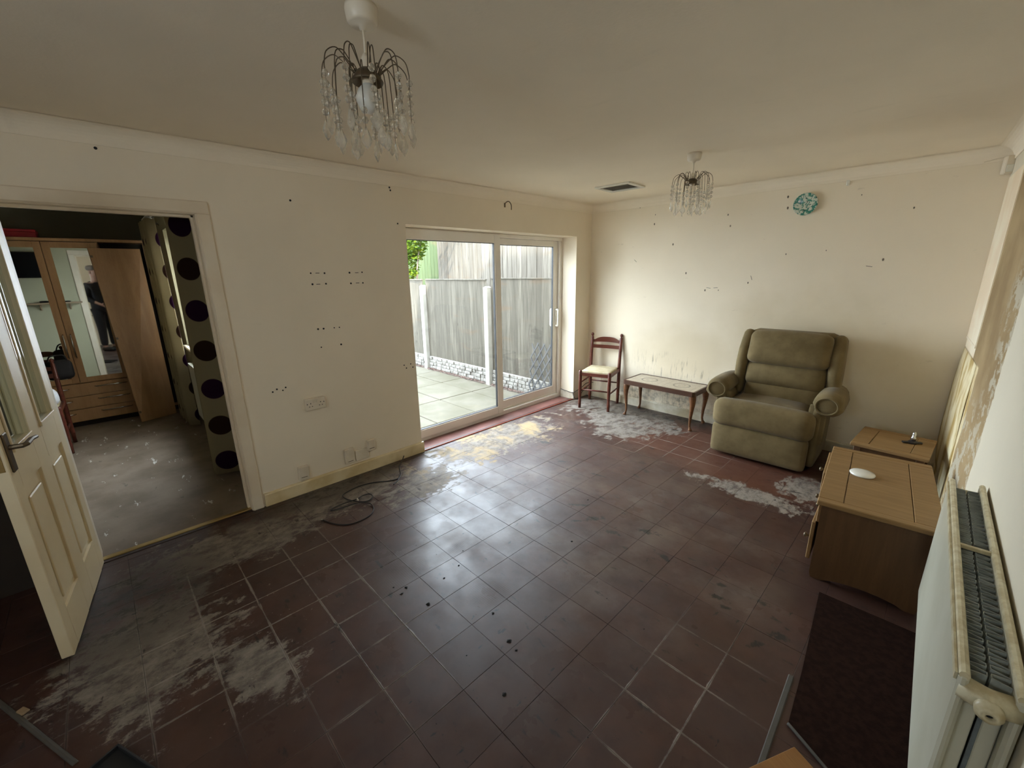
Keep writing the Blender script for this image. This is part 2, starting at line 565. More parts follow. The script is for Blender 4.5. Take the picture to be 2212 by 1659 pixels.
def make_bed_floor():
    t = NT('bedroom_floor_screed')
    p = t.pos()
    c = t.mix(t.step(t.noise(p, 3, 6), 0.3, 0.7), (0.165, 0.122, 0.082), (0.265, 0.205, 0.150))
    pt = t.step(t.noise(t.scale(p, (1, 3.0, 1), rot=(0, 0, 0.3)), 4.2, 7, 0.68), 0.635, 0.655)
    c = t.mix(t.math('MULTIPLY', pt, 0.8), c, (0.75, 0.72, 0.66))
    dk = t.step(t.noise(t.scale(p, (1, 2, 1)), 7, 5, 0.6), 0.64, 0.72)
    c = t.mix(t.math('MULTIPLY', dk, 0.6), c, (0.08, 0.065, 0.05))
    t.bump(t.noise(p, 22, 5), 0.3, 0.004)
    return t.set(c, 0.6, spec=0.3)


def make_wood(name, c1, c2, rough=0.45, axis=(1, 12, 12), sc=2.5, spec=0.4):
    t = NT(name)
    p = t.scale(t.objc(), axis)
    a = t.noise(p, sc, 6, 0.6, 0.4)
    c = t.mix(t.step(a, 0.3, 0.7), c1, c2)
    f = t.noise(t.scale(p, (1, 5, 5)), sc * 3, 3)
    c = t.mix(t.math('MULTIPLY', t.step(f, 0.55, 0.75), 0.3), c, tuple(q * 0.55 for q in c1))
    return t.set(c, rough, spec=spec)


def make_velour():
    t = NT('olive_velour')
    p = t.objc()
    nap = t.step(t.noise(p, 5.5, 5, 0.6), 0.3, 0.7)
    c = t.mix(nap, (0.140, 0.103, 0.048), (0.205, 0.154, 0.076))
    t.bump(t.noise(p, 260, 2), 0.25, 0.002)
    return t.set(c, 0.92, spec=0.12, **{'Sheen Weight': 0.12, 'Sheen Roughness': 0.45})


def make_curtain():
    t = NT('dotted_curtain')
    o = t.sep(t.n('ShaderNodeTexCoord').outputs['UV'])
    u = t.math('MULTIPLY', o[0], 1 / 0.33)
    v = t.math('MULTIPLY', o[1], 1 / 0.305)
    row = t.math('FLOOR', v)
    fu = t.math('SUBTRACT', t.math('FRACT', t.math('ADD', u, 0.5)), 0.5)
    fv = t.math('SUBTRACT', t.math('FRACT', v), 0.5)
    d = t.math('SQRT', t.math('ADD', t.math('MULTIPLY', fu, fu), t.math('MULTIPLY', fv, fv)))
    dot = t.step(d, 0.275, 0.255)
    alt = t.step(t.math('FRACT', t.math('MULTIPLY', row, 0.5)), 0.2, 0.3)
    dc = t.mix(alt, (0.030, 0.010, 0.028), (0.034, 0.017, 0.012))
    c = t.mix(dot, (0.30, 0.245, 0.145), dc)
    t.t.nodes.remove(t.b)
    df = t.n('ShaderNodeBsdfDiffuse')
    tr = t.n('ShaderNodeBsdfTranslucent')
    t.put(df.inputs[0], c)
    t.put(tr.inputs[0], c)
    mx = t.n('ShaderNodeMixShader')
    mx.inputs[0].default_value = 0.30
    t.t.links.new(df.outputs[0], mx.inputs[1])
    t.t.links.new(tr.outputs[0], mx.inputs[2])
    t.t.links.new(mx.outputs[0], t.t.nodes['Material Output'].inputs[0])
    return t.m


def make_glass(name, tint=(0.975, 0.985, 0.98)):
    t = NT(name)
    t.t.nodes.remove(t.b)
    tr = t.n('ShaderNodeBsdfTransparent')
    tr.inputs[0].default_value = (*tint, 1)
    gl = t.n('ShaderNodeBsdfGlossy')
    gl.inputs['Roughness'].default_value = 0.03
    lw = t.n('ShaderNodeLayerWeight')
    lw.inputs[0].default_value = 0.5
    fr = t.math('ADD', t.math('MULTIPLY', t.math('POWER', lw.outputs['Facing'], 5.0), 0.75), 0.03)
    mx = t.n('ShaderNodeMixShader')
    t.t.links.new(fr, mx.inputs[0])
    t.t.links.new(tr.outputs[0], mx.inputs[1])
    t.t.links.new(gl.outputs[0], mx.inputs[2])
    t.t.links.new(mx.outputs[0], t.t.nodes['Material Output'].inputs[0])
    return t.m


def make_crystal():
    t = NT('clear_crystal')
    t.t.nodes.remove(t.b)
    g = t.n('ShaderNodeBsdfGlass')
    g.inputs['Roughness'].default_value = 0.02
    g.inputs['IOR'].default_value = 1.5
    tr = t.n('ShaderNodeBsdfTransparent')
    tr.inputs[0].default_value = (0.96, 0.95, 0.92, 1)
    df = t.n('ShaderNodeBsdfTranslucent')
    df.inputs[0].default_value = (0.95, 0.89, 0.77, 1)
    d2 = t.n('ShaderNodeBsdfDiffuse')
    d2.inputs[0].default_value = (0.95, 0.89, 0.77, 1)
    m1, m2, m3_ = t.n('ShaderNodeMixShader'), t.n('ShaderNodeMixShader'), t.n('ShaderNodeMixShader')
    m1.inputs[0].default_value = 0.30
    m2.inputs[0].default_value = 0.5
    m3_.inputs[0].default_value = 0.20
    L = t.t.links.new
    L(g.outputs[0], m1.inputs[1]); L(tr.outputs[0], m1.inputs[2])
    L(df.outputs[0], m2.inputs[1]); L(d2.outputs[0], m2.inputs[2])
    L(m1.outputs[0], m3_.inputs[1]); L(m2.outputs[0], m3_.inputs[2])
    L(m3_.outputs[0], t.t.nodes['Material Output'].inputs[0])
    return t.m


def make_tabletop():
    t = NT('patterned_table_tile')
    p = t.objc()
    o = t.sep(p)
    ax = t.math('SUBTRACT', t.math('ABSOLUTE', o[0]), 0.185)
    d = t.math('SQRT', t.math('ADD', t.math('MULTIPLY', ax, ax), t.math('MULTIPLY', o[1], o[1])))
    ring = t.math('MULTIPLY', t.step(d, 0.070, 0.078), t.step(d, 0.094, 0.086))
    core = t.math('MULTIPLY', t.step(d, 0.026, 0.030), t.step(d, 0.042, 0.036))
    spokes = t.step(t.voro(t.scale(p, (1, 1, 0)), 22, 'DISTANCE_TO_EDGE')[0], 0.05, 0.02)
    c = t.mix(t.step(t.noise(p, 9, 4), 0.3, 0.7), (0.42, 0.36, 0.27), (0.52, 0.46, 0.36))
    c = t.mix(t.math('MULTIPLY', spokes, 0.35), c, (0.24, 0.17, 0.10))
    c = t.mix(t.math('MULTIPLY', ring, 0.9), c, (0.13, 0.10, 0.06))
    c = t.mix(t.math('MULTIPLY', core, 0.4), c, (0.20, 0.15, 0.09))
    sq = t.step(t.math('ABSOLUTE', t.math('SUBTRACT', t.math('MAXIMUM', t.math('ABSOLUTE', ax), t.math('ABSOLUTE', o[1])), 0.150)), 0.008, 0.003)
    c = t.mix(t.math('MULTIPLY', sq, 0.4), c, (0.26, 0.19, 0.11))
    return t.set(c, 0.28, spec=0.5)


def make_plate():
    t = NT('teal_swirled_glaze')
    p = t.objc()
    a = t.noise(t.scale(p, (1, 1, 1)), 24, 4, 0.6, 1.4)
    c = t.mix(t.step(a, 0.47, 0.55), (0.60, 0.66, 0.55), (0.045, 0.22, 0.17))
    b = t.step(t.noise(p, 60, 2), 0.64, 0.68)
    c = t.mix(b, c, (0.03, 0.05, 0.05))
    return t.set(c, 0.2, spec=0.5)


def make_fence(name, c1, c2):
    t = NT(name)
    p = t.pos()
    oi = t.n('ShaderNodeObjectInfo')
    s = t.noise(t.scale(p, (22, 22, 1.2)), 1.6, 6, 0.6)
    c = t.mix(t.step(s, 0.3, 0.7), c1, c2)
    c = t.mix(t.math('MULTIPLY', oi.outputs['Random'], 0.6), c, tuple(q * 0.8 for q in c1))
    kn = t.step(t.voro(t.scale(p, (5, 5, 2.2)), 1.1)[0], 0.10, 0.05)
    c = t.mix(t.math('MULTIPLY', kn, 0.6), c, tuple(q * 0.4 for q in c1))
    rust = t.math('MULTIPLY', t.step(t.noise(t.scale(p, (1.4, 1, 6)), 1.2, 4), 0.58, 0.74), 0.35)
    c = t.mix(rust, c, (0.095, 0.058, 0.032))
    return t.set(c, 0.85, spec=0.15)


M = {}
M['ceiling'] = make_ceiling()
M['wall'] = make_wall_plain()
M['wall_back'] = make_wall_back()
M['wall_right'] = make_wall_right()
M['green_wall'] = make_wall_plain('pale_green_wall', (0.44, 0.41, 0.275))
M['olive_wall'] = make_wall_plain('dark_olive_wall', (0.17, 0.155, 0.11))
M['bounce_white'] = mat('bounce_white', (0.82, 0.79, 0.72), 0.9, world=True)  # for the added slab that bounces daylight indoors
M['unlit_wall'] = mat('unlit_wall_tone', (0.035, 0.026, 0.019), 0.8, world=True)  # near-black tone stands in for an unlit stretch of wall
M['sun_block'] = mat('sun_block_render', (0.55, 0.50, 0.43), 0.9, world=True)
M['tile'] = make_floor_tile()
M['joint'] = make_floor_joint()
M['bed_floor'] = make_bed_floor()
M['skirting'] = mat('cream_gloss', (0.76, 0.64, 0.41), 0.4, (0.62, 0.48, 0.25), 5, world=True)
M['skirting_white'] = mat('worn_white_gloss', (0.70, 0.66, 0.55), 0.45, (0.50, 0.43, 0.29), 5, world=True)
M['gloss'] = mat('off_white_gloss', (0.78, 0.68, 0.53), 0.35, (0.72, 0.61, 0.46), 3, world=True)
M['door'] = mat('door_cream_gloss', (0.80, 0.69, 0.48), 0.5, (0.74, 0.62, 0.41), 3)
M['upvc'] = mat('white_plastic_frame', (0.84, 0.80, 0.73), 0.3, (0.80, 0.755, 0.68), 3)
M['plastic'] = mat('aged_white_plastic', (0.76, 0.68, 0.55), 0.35, (0.70, 0.61, 0.47), 6)
M['gasket'] = mat('black_gasket', (0.02, 0.02, 0.022), 0.6)
M['glass'] = make_glass('window_glass')
M['door_glass'] = make_glass('door_glass', (0.86, 0.90, 0.87))
M['crystal'] = make_crystal()
M['black'] = mat('black_hole', (0.012, 0.011, 0.010), 0.8)
M['cable'] = mat('black_cable', (0.02, 0.017, 0.017), 0.4)
M['bronze'] = mat('dull_bronze', (0.16, 0.12, 0.075), 0.45, metal=0.7)
M['brass'] = mat('worn_brass', (0.55, 0.40, 0.17), 0.35, metal=0.9)
M['chrome'] = mat('tarnished_chrome', (0.55, 0.54, 0.52), 0.25, metal=1.0)
M['alu'] = mat('dull_aluminium', (0.10, 0.09, 0.078), 0.7, metal=0.0, spec=0.2)
M['copper'] = mat('red_lacquered_strip', (0.22, 0.055, 0.035), 0.25)
M['dark_strip'] = mat('dark_strip', (0.03, 0.012, 0.010), 0.4)
M['sill'] = mat('red_sill_tile', (0.20, 0.085, 0.070), 0.35, (0.13, 0.055, 0.045), 5, world=True)
M['mahogany'] = make_wood('mahogany_stain', (0.085, 0.020, 0.012), (0.14, 0.038, 0.022), 0.3)
M['table_wood'] = make_wood('brown_table_wood', (0.11, 0.045, 0.020), (0.19, 0.085, 0.036), 0.32)
M['table_dark'] = make_wood('dark_table_edge', (0.055, 0.024, 0.014), (0.085, 0.036, 0.020), 0.4)
M['tabletop'] = make_tabletop()
M['rush'] = mat('cream_seat_cloth', (0.55, 0.48, 0.32), 0.85, (0.42, 0.35, 0.21), 9, bump=0.3)
M['velour'] = make_velour()
M['oak'] = make_wood('honey_oak', (0.225, 0.128, 0.046), (0.29, 0.172, 0.070), 0.5)
M['oak_shaded'] = make_wood('brown_oak_shaded', (0.085, 0.040, 0.015), (0.120, 0.058, 0.023), 0.5, axis=(12, 12, 1))  # brown side boards, darkened further to hold their shade
M['wardrobe'] = make_wood('beech_laminate', (0.36, 0.195, 0.088), (0.43, 0.25, 0.118), 0.4, axis=(8, 8, 1), sc=2)
M['dark_inside'] = mat('dark_interior', (0.02, 0.014, 0.010), 0.9)
t_ = NT('mirror_silver')
M['mirror'] = t_.set((0.86, 0.90, 0.87), 0.02, 1.0)
M['curtain'] = make_curtain()
M['radiator'] = mat('radiator_white', (0.55, 0.53, 0.42), 0.35, (0.50, 0.48, 0.37), 4)
M['radiator_edge'] = mat('yellowed_radiator_edge', (0.62, 0.56, 0.38), 0.4, (0.46, 0.38, 0.22), 30)
M['fin'] = mat('dusty_grey_fins', (0.34, 0.36, 0.33), 0.7, (0.22, 0.24, 0.22), 20)
M['peel'] = mat('stained_peeling_paper', (0.80, 0.70, 0.43), 0.8, (0.52, 0.36, 0.13), 3.2)
M['boxing'] = mat('pink_cream_plaster', (0.84, 0.74, 0.57), 0.7, (0.78, 0.64, 0.46), 6)
M['vent_grey'] = mat('dirty_vent_mesh', (0.10, 0.085, 0.065), 0.7)
M['plate'] = make_plate()
M['white'] = mat('glazed_white', (0.82, 0.80, 0.72), 0.2)
M['bulb'] = mat('frosted_bulb', (0.80, 0.77, 0.68), 0.3)
M['mat_dark'] = mat('dark_carpet_offcut', (0.025, 0.0125, 0.009), 0.95, (0.016, 0.008, 0.006), 40, bump=0.5, world=True, spec=0.03)
M['orange_board'] = make_wood('orange_ply', (0.22, 0.095, 0.025), (0.28, 0.13, 0.038), 0.55)
M['fence_low'] = make_fence('weathered_grey_boards', (0.056, 0.050, 0.039), (0.112, 0.101, 0.081))
M['fence_high'] = make_fence('pale_boards', (0.078, 0.068, 0.055), (0.148, 0.133, 0.111))
M['concrete_white'] = mat('white_concrete', (0.34, 0.33, 0.30), 0.85, world=True)
M['stone'] = mat('pale_stone_face', (0.20, 0.19, 0.17), 0.9, (0.12, 0.11, 0.095), 9, world=True)
M['paving'] = mat('mossy_paving', (0.090, 0.080, 0.057), 0.9, (0.064, 0.057, 0.034), 2.2, world=True, det=6)
M['soil'] = mat('patio_bed', (0.12, 0.095, 0.075), 0.95, world=True)
M['litter'] = mat('red_brown_leaf_litter', (0.085, 0.040, 0.030), 0.9, (0.12, 0.075, 0.06), 25, world=True)
M['lattice'] = mat('grey_lattice', (0.030, 0.030, 0.031), 0.7)
M['tv'] = mat('tv_black', (0.006, 0.006, 0.007), 0.2)
M['shelf'] = mat('light_shelf_wood', (0.36, 0.25, 0.15), 0.5)
M['pillow'] = mat('white_linen', (0.78, 0.79, 0.82), 0.9)
M['black_cloth'] = mat('black_cloth', (0.018, 0.016, 0.018), 0.9)
M['red_box'] = mat('red_box', (0.33, 0.012, 0.02), 0.5)
M['skin'] = mat('skin', (0.44, 0.25, 0.18), 0.5)
M['hair'] = mat('grey_hair', (0.16, 0.13, 0.11), 0.7)
t_ = NT('ivy_leaf')
c_ = t_.mix(t_.step(t_.noise(t_.pos(), 9, 3), 0.35, 0.65), (0.03, 0.075, 0.010), (0.12, 0.155, 0.014))
t_.t.nodes.remove(t_.b)
a_, b_, x_ = t_.n('ShaderNodeBsdfDiffuse'), t_.n('ShaderNodeBsdfTranslucent'), t_.n('ShaderNodeMixShader')
t_.put(a_.inputs[0], c_)
t_.put(b_.inputs[0], c_)
x_.inputs[0].default_value = 0.45
t_.t.links.new(a_.outputs[0], x_.inputs[1])
t_.t.links.new(b_.outputs[0], x_.inputs[2])
t_.t.links.new(x_.outputs[0], t_.t.nodes['Material Output'].inputs[0])
M['leaf'] = t_.m

# ================================================================== STRUCTURE
WX = -0.29           # outer face of the patio wall
SY0, SY1, SZ = 2.355, 4.655, 2.012      # patio door opening
b = MB()
b.box(-0.14, 0, 0.06, 0.13, -0.05, 2.45)
b.box(-0.14, 0, 0.13, 0.97, 2.01, 2.45)
b.box(-0.14, 0, 0.97, 1.10, -0.05, 2.45)
b.box(WX, 0, 1.10, SY0, -0.05, 2.45)
b.box(WX, 0, SY0, SY1, SZ, 2.45)
b.box(WX, 0, SY1, Y1 + 0.12, -0.05, 2.45)
struct(MB().box(-0.14, 0, -1.2, 0.06, -0.05, 2.45).build('wall_left_front', M['unlit_wall']))  # shade painted as wall colour left of the door leaf
wall_left = struct(b.build('wall_left', M['wall'], fix=False))
wall_back = struct(MB().box(-0.001, 3.7, Y1, Y1 + 0.12, -0.05, 2.45).build('wall_back', M['wall_back']))
b = MB()
b.prism([(xw(Y1), Y1), (xw(2.87), 2.87), (xw(1.05), 1.05), (xw(1.05) + 0.12, 1.05), (xw(2.87) + 0.12, 2.87), (xw(Y1) + 0.12, Y1)], -0.05, 2.45)
wall_right = struct(b.build('wall_right', M['wall_right']))
b = MB().box(xw(1.05) + 0.121, 4.9, 1.05, 1.17, -0.05, 2.45)
struct(b.build('wall_hall_side', M['wall']))
KX0, KX1, KZ0, KZ1 = 2.10, 2.72, 1.50, 2.05
struct(MB().box(-0.14, KX0, -1.32, -1.2, -0.05, 2.45).box(KX1, 4.9, -1.32, -1.2, -0.05, 2.45).box(KX0, KX1, -1.32, -1.2, -0.05, KZ0).box(KX0, KX1, -1.32, -1.2, KZ1, 2.45).build('wall_front', M['wall'], fix=False))
k_ = 0.05
wk = struct(MB().box(KX0, KX1, -1.30, -1.24, KZ0, KZ0 + k_).box(KX0, KX1, -1.30, -1.24, KZ1 - k_, KZ1).box(KX0, KX0 + k_, -1.30, -1.24, KZ0 + k_, KZ1 - k_).box(KX1 - k_, KX1, -1.30, -1.24, KZ0 + k_, KZ1 - k_).build('fill_window_front', M['upvc'], fix=False))  # unseen window added behind the camera to brighten the far wall
MB().box(KX0 + k_, KX1 - k_, -1.273, -1.267, KZ0 + k_, KZ1 - k_).build('pane', M['glass'], wk)
b = MB()
HW0, HW1, HZ0, HZ1 = -1.10, -0.62, 1.55, 2.05
b.box(4.70, 4.82, -1.2, HW0, -0.05, 2.45).box(4.70, 4.82, HW1, 1.05, -0.05, 2.45)
b.box(4.70, 4.82, HW0, HW1, -0.05, HZ0).box(4.70, 4.82, HW0, HW1, HZ1, 2.45)
struct(b.build('wall_hall_end', M['wall'], fix=False))
e_ = 0.04
wf = struct(MB().box(4.74, 4.79, HW0, HW1, HZ0, HZ0 + e_).box(4.74, 4.79, HW0, HW1, HZ1 - e_, HZ1).box(4.74, 4.79, HW0, HW0 + e_, HZ0 + e_, HZ1 - e_).box(4.74, 4.79, HW1 - e_, HW1, HZ0 + e_, HZ1 - e_).build('fill_window_hall', M['upvc'], fix=False))  # unseen hall window added as fill for the near end
MB().box(4.76, 4.766, HW0 + e_, HW1 - e_, HZ0 + e_, HZ1 - e_).build('pane', M['glass'], wf)
struct(MB().box(0, 4.9, -1.2, Y1 + 0.12, H, H + 0.22).box(WX, 0, 1.10, Y1 + 0.12, 2.45, H + 0.22).build('ceiling', M['ceiling'], fix=False))

# floor: a screed bed with every thermoplastic tile laid on it
T = 0.2286
GX, GY = 0.984, 0.495
floor = struct(MB().box(0, 4.75, -1.2, Y1, -0.08, -0.0035).build('floor', M['joint']))
tiles = []
iy = -8
for i in range(-8, 21):
    for j in range(-5, 18):
        x0, y0 = GX + j * T, GY + i * T
        xa, xb, ya, yb = max(x0, 0.0), x0 + T, max(y0, -1.2), min(y0 + T, Y1)
        if yb - ya < 0.03 or xb - xa < 0.03 or xa > 4.7:
            continue
        xr = xw((ya + yb) / 2) if ya > 1.05 else 4.7
        xb = min(xb, xr)
        if xb - xa < 0.03:
            continue
        cx, cy = (xa + xb) / 2, (ya + yb) / 2
        d = Vector((cx, cy, 0)) - CAM
        z = d.dot(fwd)
        vis = False
        if z > 0.1:
            u, v = F_PX * d.dot(r2) / z, -F_PX * d.dot(u2) / z
            vis = abs(u) < 1106 + 60 and abs(v) < 829 + 60
        tiles.append((0 if vis else 1, d.length, xa, xb, ya, yb))
tiles.sort()
G = 0.0006
full = MB().cbox(-T / 2 + G, T / 2 - G, -T / 2 + G, T / 2 - G, -0.008, 0.0, 0.0006).mesh('tile', M['tile'])
rest = MB()
for k, (nv, dd, xa, xb, ya, yb) in enumerate(tiles):
    if k < 300 and not nv:
        zz = random.uniform(-0.0007, 0.0004)
        if xb - xa > T - 0.001 and yb - ya > T - 0.001:
            me = full
            o = link('tile', me, floor, ((xa + xb) / 2, (ya + yb) / 2, zz))
        else:
            hx, hy = (xb - xa) / 2 - G, (yb - ya) / 2 - G
            o = MB().cbox(-hx, hx, -hy, hy, -0.008, 0.0, 0.0006).build('tile', M['tile'], floor, loc=((xa + xb) / 2, (ya + yb) / 2, zz))
        o.rotation_euler = (random.gauss(0, 0.0008), random.gauss(0, 0.0008), random.gauss(0, 0.002))
    else:
        rest.box(xa + G, xb - G, ya + G, yb - G, -0.008, -0.0003)
ro = rest.build('tile_remainder', M['tile'], floor, fix=False)
ro['kind'] = 'stuff'


# coving: concave quarter round
def cove(name, p0, p1, inward):
    p0, p1, n = Vector(p0), Vector(p1), Vector(inward)
    prof = [(0, -0.09)] + [(0.09 * (1 - math.cos(a)), -0.09 * (1 - math.sin(a))) for a in [PI / 2 * k / 8 for k in range(9)]] + [(0.09, 0), (0, 0)]
    prof = [(0.0, -0.088), (0.006, -0.088)] + [(0.006 + 0.082 * (1 - math.cos(a)), -0.082 + 0.080 * math.sin(a)) for a in [PI / 2 * k / 8 for k in range(1, 9)]] + [(0.0, 0.0)]
    b = MB()
    vs_ = []
    for p in (p0, p1):
        for d, z in prof:
            vs_.append(p + n * d + Vector((0, 0, H + z)))
    m = len(prof)
    fs = [(i, (i + 1) % m, m + (i + 1) % m, m + i) for i in range(m)] + [tuple(range(m)), tuple(range(m, 2 * m))]
    b.add(vs_, fs)
    return struct(b.build(name, M['ceiling'], smooth=False))


cove('trim_1', (0, -1.2, 0), (0, Y1, 0), (1, 0, 0))
cove('trim_2', (0, Y1, 0), (xw(Y1), Y1, 0), (0, -1, 0))
cove('trim_3', (xw(Y1), Y1, 0), (xw(2.87), 2.87, 0), (-1, 0, 0))
cove('trim_7', (xw(2.87), 2.87, 0), (xw(1.05), 1.05, 0), (-1, 0, 0))

# skirting boards
SKP = [(0, 0), (0.016, 0), (0.016, 0.088), (0.011, 0.098), (0.0, 0.10)]


def skirting(name, p0, p1, inward, m, h=1.0):
    p0, p1, n = Vector(p0), Vector(p1), Vector(inward)
    vs_ = [p + n * d + Vector((0, 0, z * h)) for p in (p0, p1) for d, z in SKP]
    k = len(SKP)
    fs = [(i, (i + 1) % k, k + (i + 1) % k, k + i) for i in range(k)] + [tuple(range(k)), tuple(range(k, 2 * k))]
    return struct(MB().add(vs_, fs).build(name, m))


skirting('baseboard_left', (0, 1.025, 0), (0, SY0 + 0.015, 0), (1, 0, 0), M['skirting'])
skirting('baseboard_left_return', (-0.2, SY1, 0), (0.015, SY1, 0), (0, -1, 0), M['skirting_white'], 0.95)
skirting('baseboard_left_corner', (0, SY1, 0), (0, Y1, 0), (1, 0, 0), M['skirting_white'])
skirting('baseboard_back', (0, Y1, 0), (xw(Y1), Y1, 0), (0, -1, 0), M['skirting_white'])

# doorway lining and architrave to the bedroom
b = MB()
for y0, y1 in ((0.13, 0.16), (0.94, 0.97)):
    b.cbox(-0.145, 0.004, y0, y1, 0, 2.01, 0.003)
b.cbox(-0.145, 0.004, 0.13, 0.97, 1.98, 2.01, 0.003)
b.cbox(-0.09, -0.05, 0.925, 0.94, 0, 1.98, 0.002).cbox(-0.09, -0.05, 0.16, 0.94, 1.965, 1.98, 0.002)
fr = struct(b.build('trim_4', M['gloss'], fix=False))
for nm, bx in (('architrave_leg', (0.0, 0.016, 0.945, 1.015, 0, 1.985)), ('architrave_leg', (0.0, 0.016, 0.085, 0.155, 0, 1.985)), ('architrave_head', (0.0, 0.016, 0.085, 1.015, 1.985, 2.055))):
    MB().cbox(*bx, 0.005).build(nm, M['gloss'], fr, fix=False)
for nm, bx in (('architrave_leg', (-0.166, -0.15, 0.945, 1.015, 0, 1.985)), ('architrave_leg', (-0.166, -0.15, 0.085, 0.155, 0, 1.985)), ('architrave_head', (-0.166, -0.15, 0.085, 1.015, 1.985, 2.055))):
    MB().cbox(*bx, 0.005).build(nm, M['gloss'], fr, fix=False)
MB().cbox(-0.062, -0.022, 0.16, 0.94, -0.003, 0.008, 0.003).build('threshold_strip', M['brass'], fr)
MB().cbox(-0.018, 0.012, 0.16, 0.94, -0.004, 0.004, 0.002).build('threshold_board', M['dark_strip'], fr)

# ---------------------------------------------------------------- bedroom shell
struct(MB().box(-4.3, -0.0, -2.4, 1.10, -0.08, -0.002).build('floor_bedroom', M['bed_floor']))
struct(MB().box(-4.3, -0.0, -2.4, 1.29, H, H + 0.22).build('ceiling_bedroom', M['ceiling']))
b = MB()
b.box(-0.15, -0.14, -2.2, 0.13, 0, H).box(-0.15, -0.14, 0.97, 1.10, 0, H).box(-0.15, -0.14, 0.13, 0.97, 2.01, H)
struct(b.build('wall_bedroom_near', M['green_wall'], fix=False))
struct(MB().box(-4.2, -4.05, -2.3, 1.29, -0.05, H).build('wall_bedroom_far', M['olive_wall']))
struct(MB().box(-4.05, -0.15, -2.3, -2.2, -0.05, H).build('wall_bedroom_left', M['green_wall']))
BX0, BX1, BZ0, BZ1 = -2.95, -1.20, 0.85, 2.12
b = MB()
b.box(-4.05, BX0, 1.10, 1.29, -0.2, H).box(BX1, WX, 1.10, 1.29, -0.2, H)
b.box(BX0, BX1, 1.10, 1.29, -0.2, BZ0).box(BX0, BX1, 1.10, 1.29, BZ1, H)
struct(b.build('wall_bedroom_right', M['green_wall'], fix=False))
b = MB()
b.box(BX0, BX1, 1.2, 1.26, BZ0, BZ0 + 0.07).box(BX0, BX1, 1.2, 1.26, BZ1 - 0.07, BZ1)
for x in (BX0, -2.11, BX1 - 0.07):
    b.box(x, x + 0.07, 1.2, 1.26, BZ0 + 0.07, BZ1 - 0.07)
struct(MB().box(-4.2, BX0 - 0.001, 1.2905, 1.305, -0.2, 2.6).box(BX1 + 0.001, WX - 0.001, 1.2905, 1.305, -0.2, 2.6).box(BX0, BX1, 1.2905, 1.305, -0.2, BZ0).box(BX0, BX1, 1.2905, 1.305, BZ1, 2.6).build('bounce_slab', M['bounce_white'], fix=False))  # unseen white slab added to reflect daylight through the patio door
wn1 = struct(b.build('window_1', M['upvc'], fix=False))
MB().box(BX0 + 0.07, -2.11, 1.228, 1.234, BZ0 + 0.07, BZ1 - 0.07).build('pane', M['glass'], wn1)
MB().box(-2.04, BX1 - 0.07, 1.228, 1.234, BZ0 + 0.07, BZ1 - 0.07).build('pane', M['glass'], wn1)
MB().cbox(BX0 - 0.04, BX1 + 0.04, 1.06, 1.2, BZ0 - 0.03, BZ0, 0.006).build('window_sill', M['gloss'], wn1)
struct(MB().box(WX, 4.9, -1.32, Y1 + 0.12, H + 0.221, 5.4).build('upper_sun_block', M['sun_block']))  # unseen block added above the ceiling to keep sun off the patio

# ---------------------------------------------------------------- sliding patio door
b = MB()
FX0, FX1 = -0.285, -0.215
b.cbox(FX0, FX1, SY0, SY1, 1.972, SZ, 0.004)
b.cbox(FX0, FX1, SY0, SY1, -0.012, 0.045, 0.004)
b.cbox(FX0, FX1, SY0, SY0 + 0.05, 0.045, 1.972, 0.004).cbox(FX0, FX1, SY1 - 0.05, SY1, 0.045, 1.972, 0.004)
b.cbox(-0.262, -0.250, SY0 + 0.05, SY1 - 0.05, 0.045, 0.062, 0.002)
pd = struct(b.build('door_1', M['upvc'], fix=False))
MB().box(-0.284, -0.212, SY0, SY1, -0.20, -0.0135).build('threshold_block', M['dark_strip'], pd)
MB().box(-0.31, -0.285, SY0 - 0.02, SY1 + 0.02, -0.06, 0.0).build('outer_sill', M['upvc'], pd)


def sash(x0, x1, y0, y1, z0, z1, gy0, gy1, gz0, gz1):
    b = MB()
    b.cbox(x0, x1, y0, gy0, z0, z1, 0.005).cbox(x0, x1, gy1, y1, z0, z1, 0.005)
    b.cbox(x0, x1, gy0 - 0.004, gy1 + 0.004, z0, gz0, 0.005).cbox(x0, x1, gy0 - 0.004, gy1 + 0.004, gz1, z1, 0.005)
    s = b.build('sliding_sash', M['upvc'], pd, fix=False)
    g = MB()
    q = 0.005
    xm0, xm1 = x0 + 0.006, x1 - 0.006
    g.box(xm0, xm1, gy0, gy0 + q, gz0, gz1).box(xm0, xm1, gy1 - q, gy1, gz0, gz1)
    g.box(xm0, xm1, gy0 + q, gy1 - q, gz0, gz0 + q).box(xm0, xm1, gy0 + q, gy1 - q, gz1 - q, gz1)
    g.build('gasket', M['gasket'], s, fix=False)
    xm = (x0 + x1) / 2
    MB().box(xm - 0.002, xm + 0.002, gy0 + q, gy1 - q, gz0 + q, gz1 - q).build('pane', M['glass'], s)
    return s


sash(-0.238, -0.200, 2.36, 3.600, 0.032, 2.004, 2.44, 3.512, 0.122, 1.912)
s2 = sash(-0.282, -0.246, 3.555, 4.605, 0.064, 1.972, 3.60, 4.525, 0.160, 1.905)
h = MB()
for xx, sg in ((-0.246, 1), (-0.282, -1)):
    h.tube([(xx, 4.572, 1.15), (xx + sg * 0.035, 4.572, 1.15), (xx + sg * 0.043, 4.572, 1.14), (xx + sg * 0.043, 4.572, 0.955), (xx + sg * 0.035, 4.572, 0.945), (xx, 4.572, 0.945)], 0.0135, 8)
    h.cbox(min(xx, xx + sg * 0.006), max(xx, xx + sg * 0.006), 4.555, 4.589, 0.93, 1.165, 0.002)
h.build('pull_handle', M['white'], s2, smooth=True)
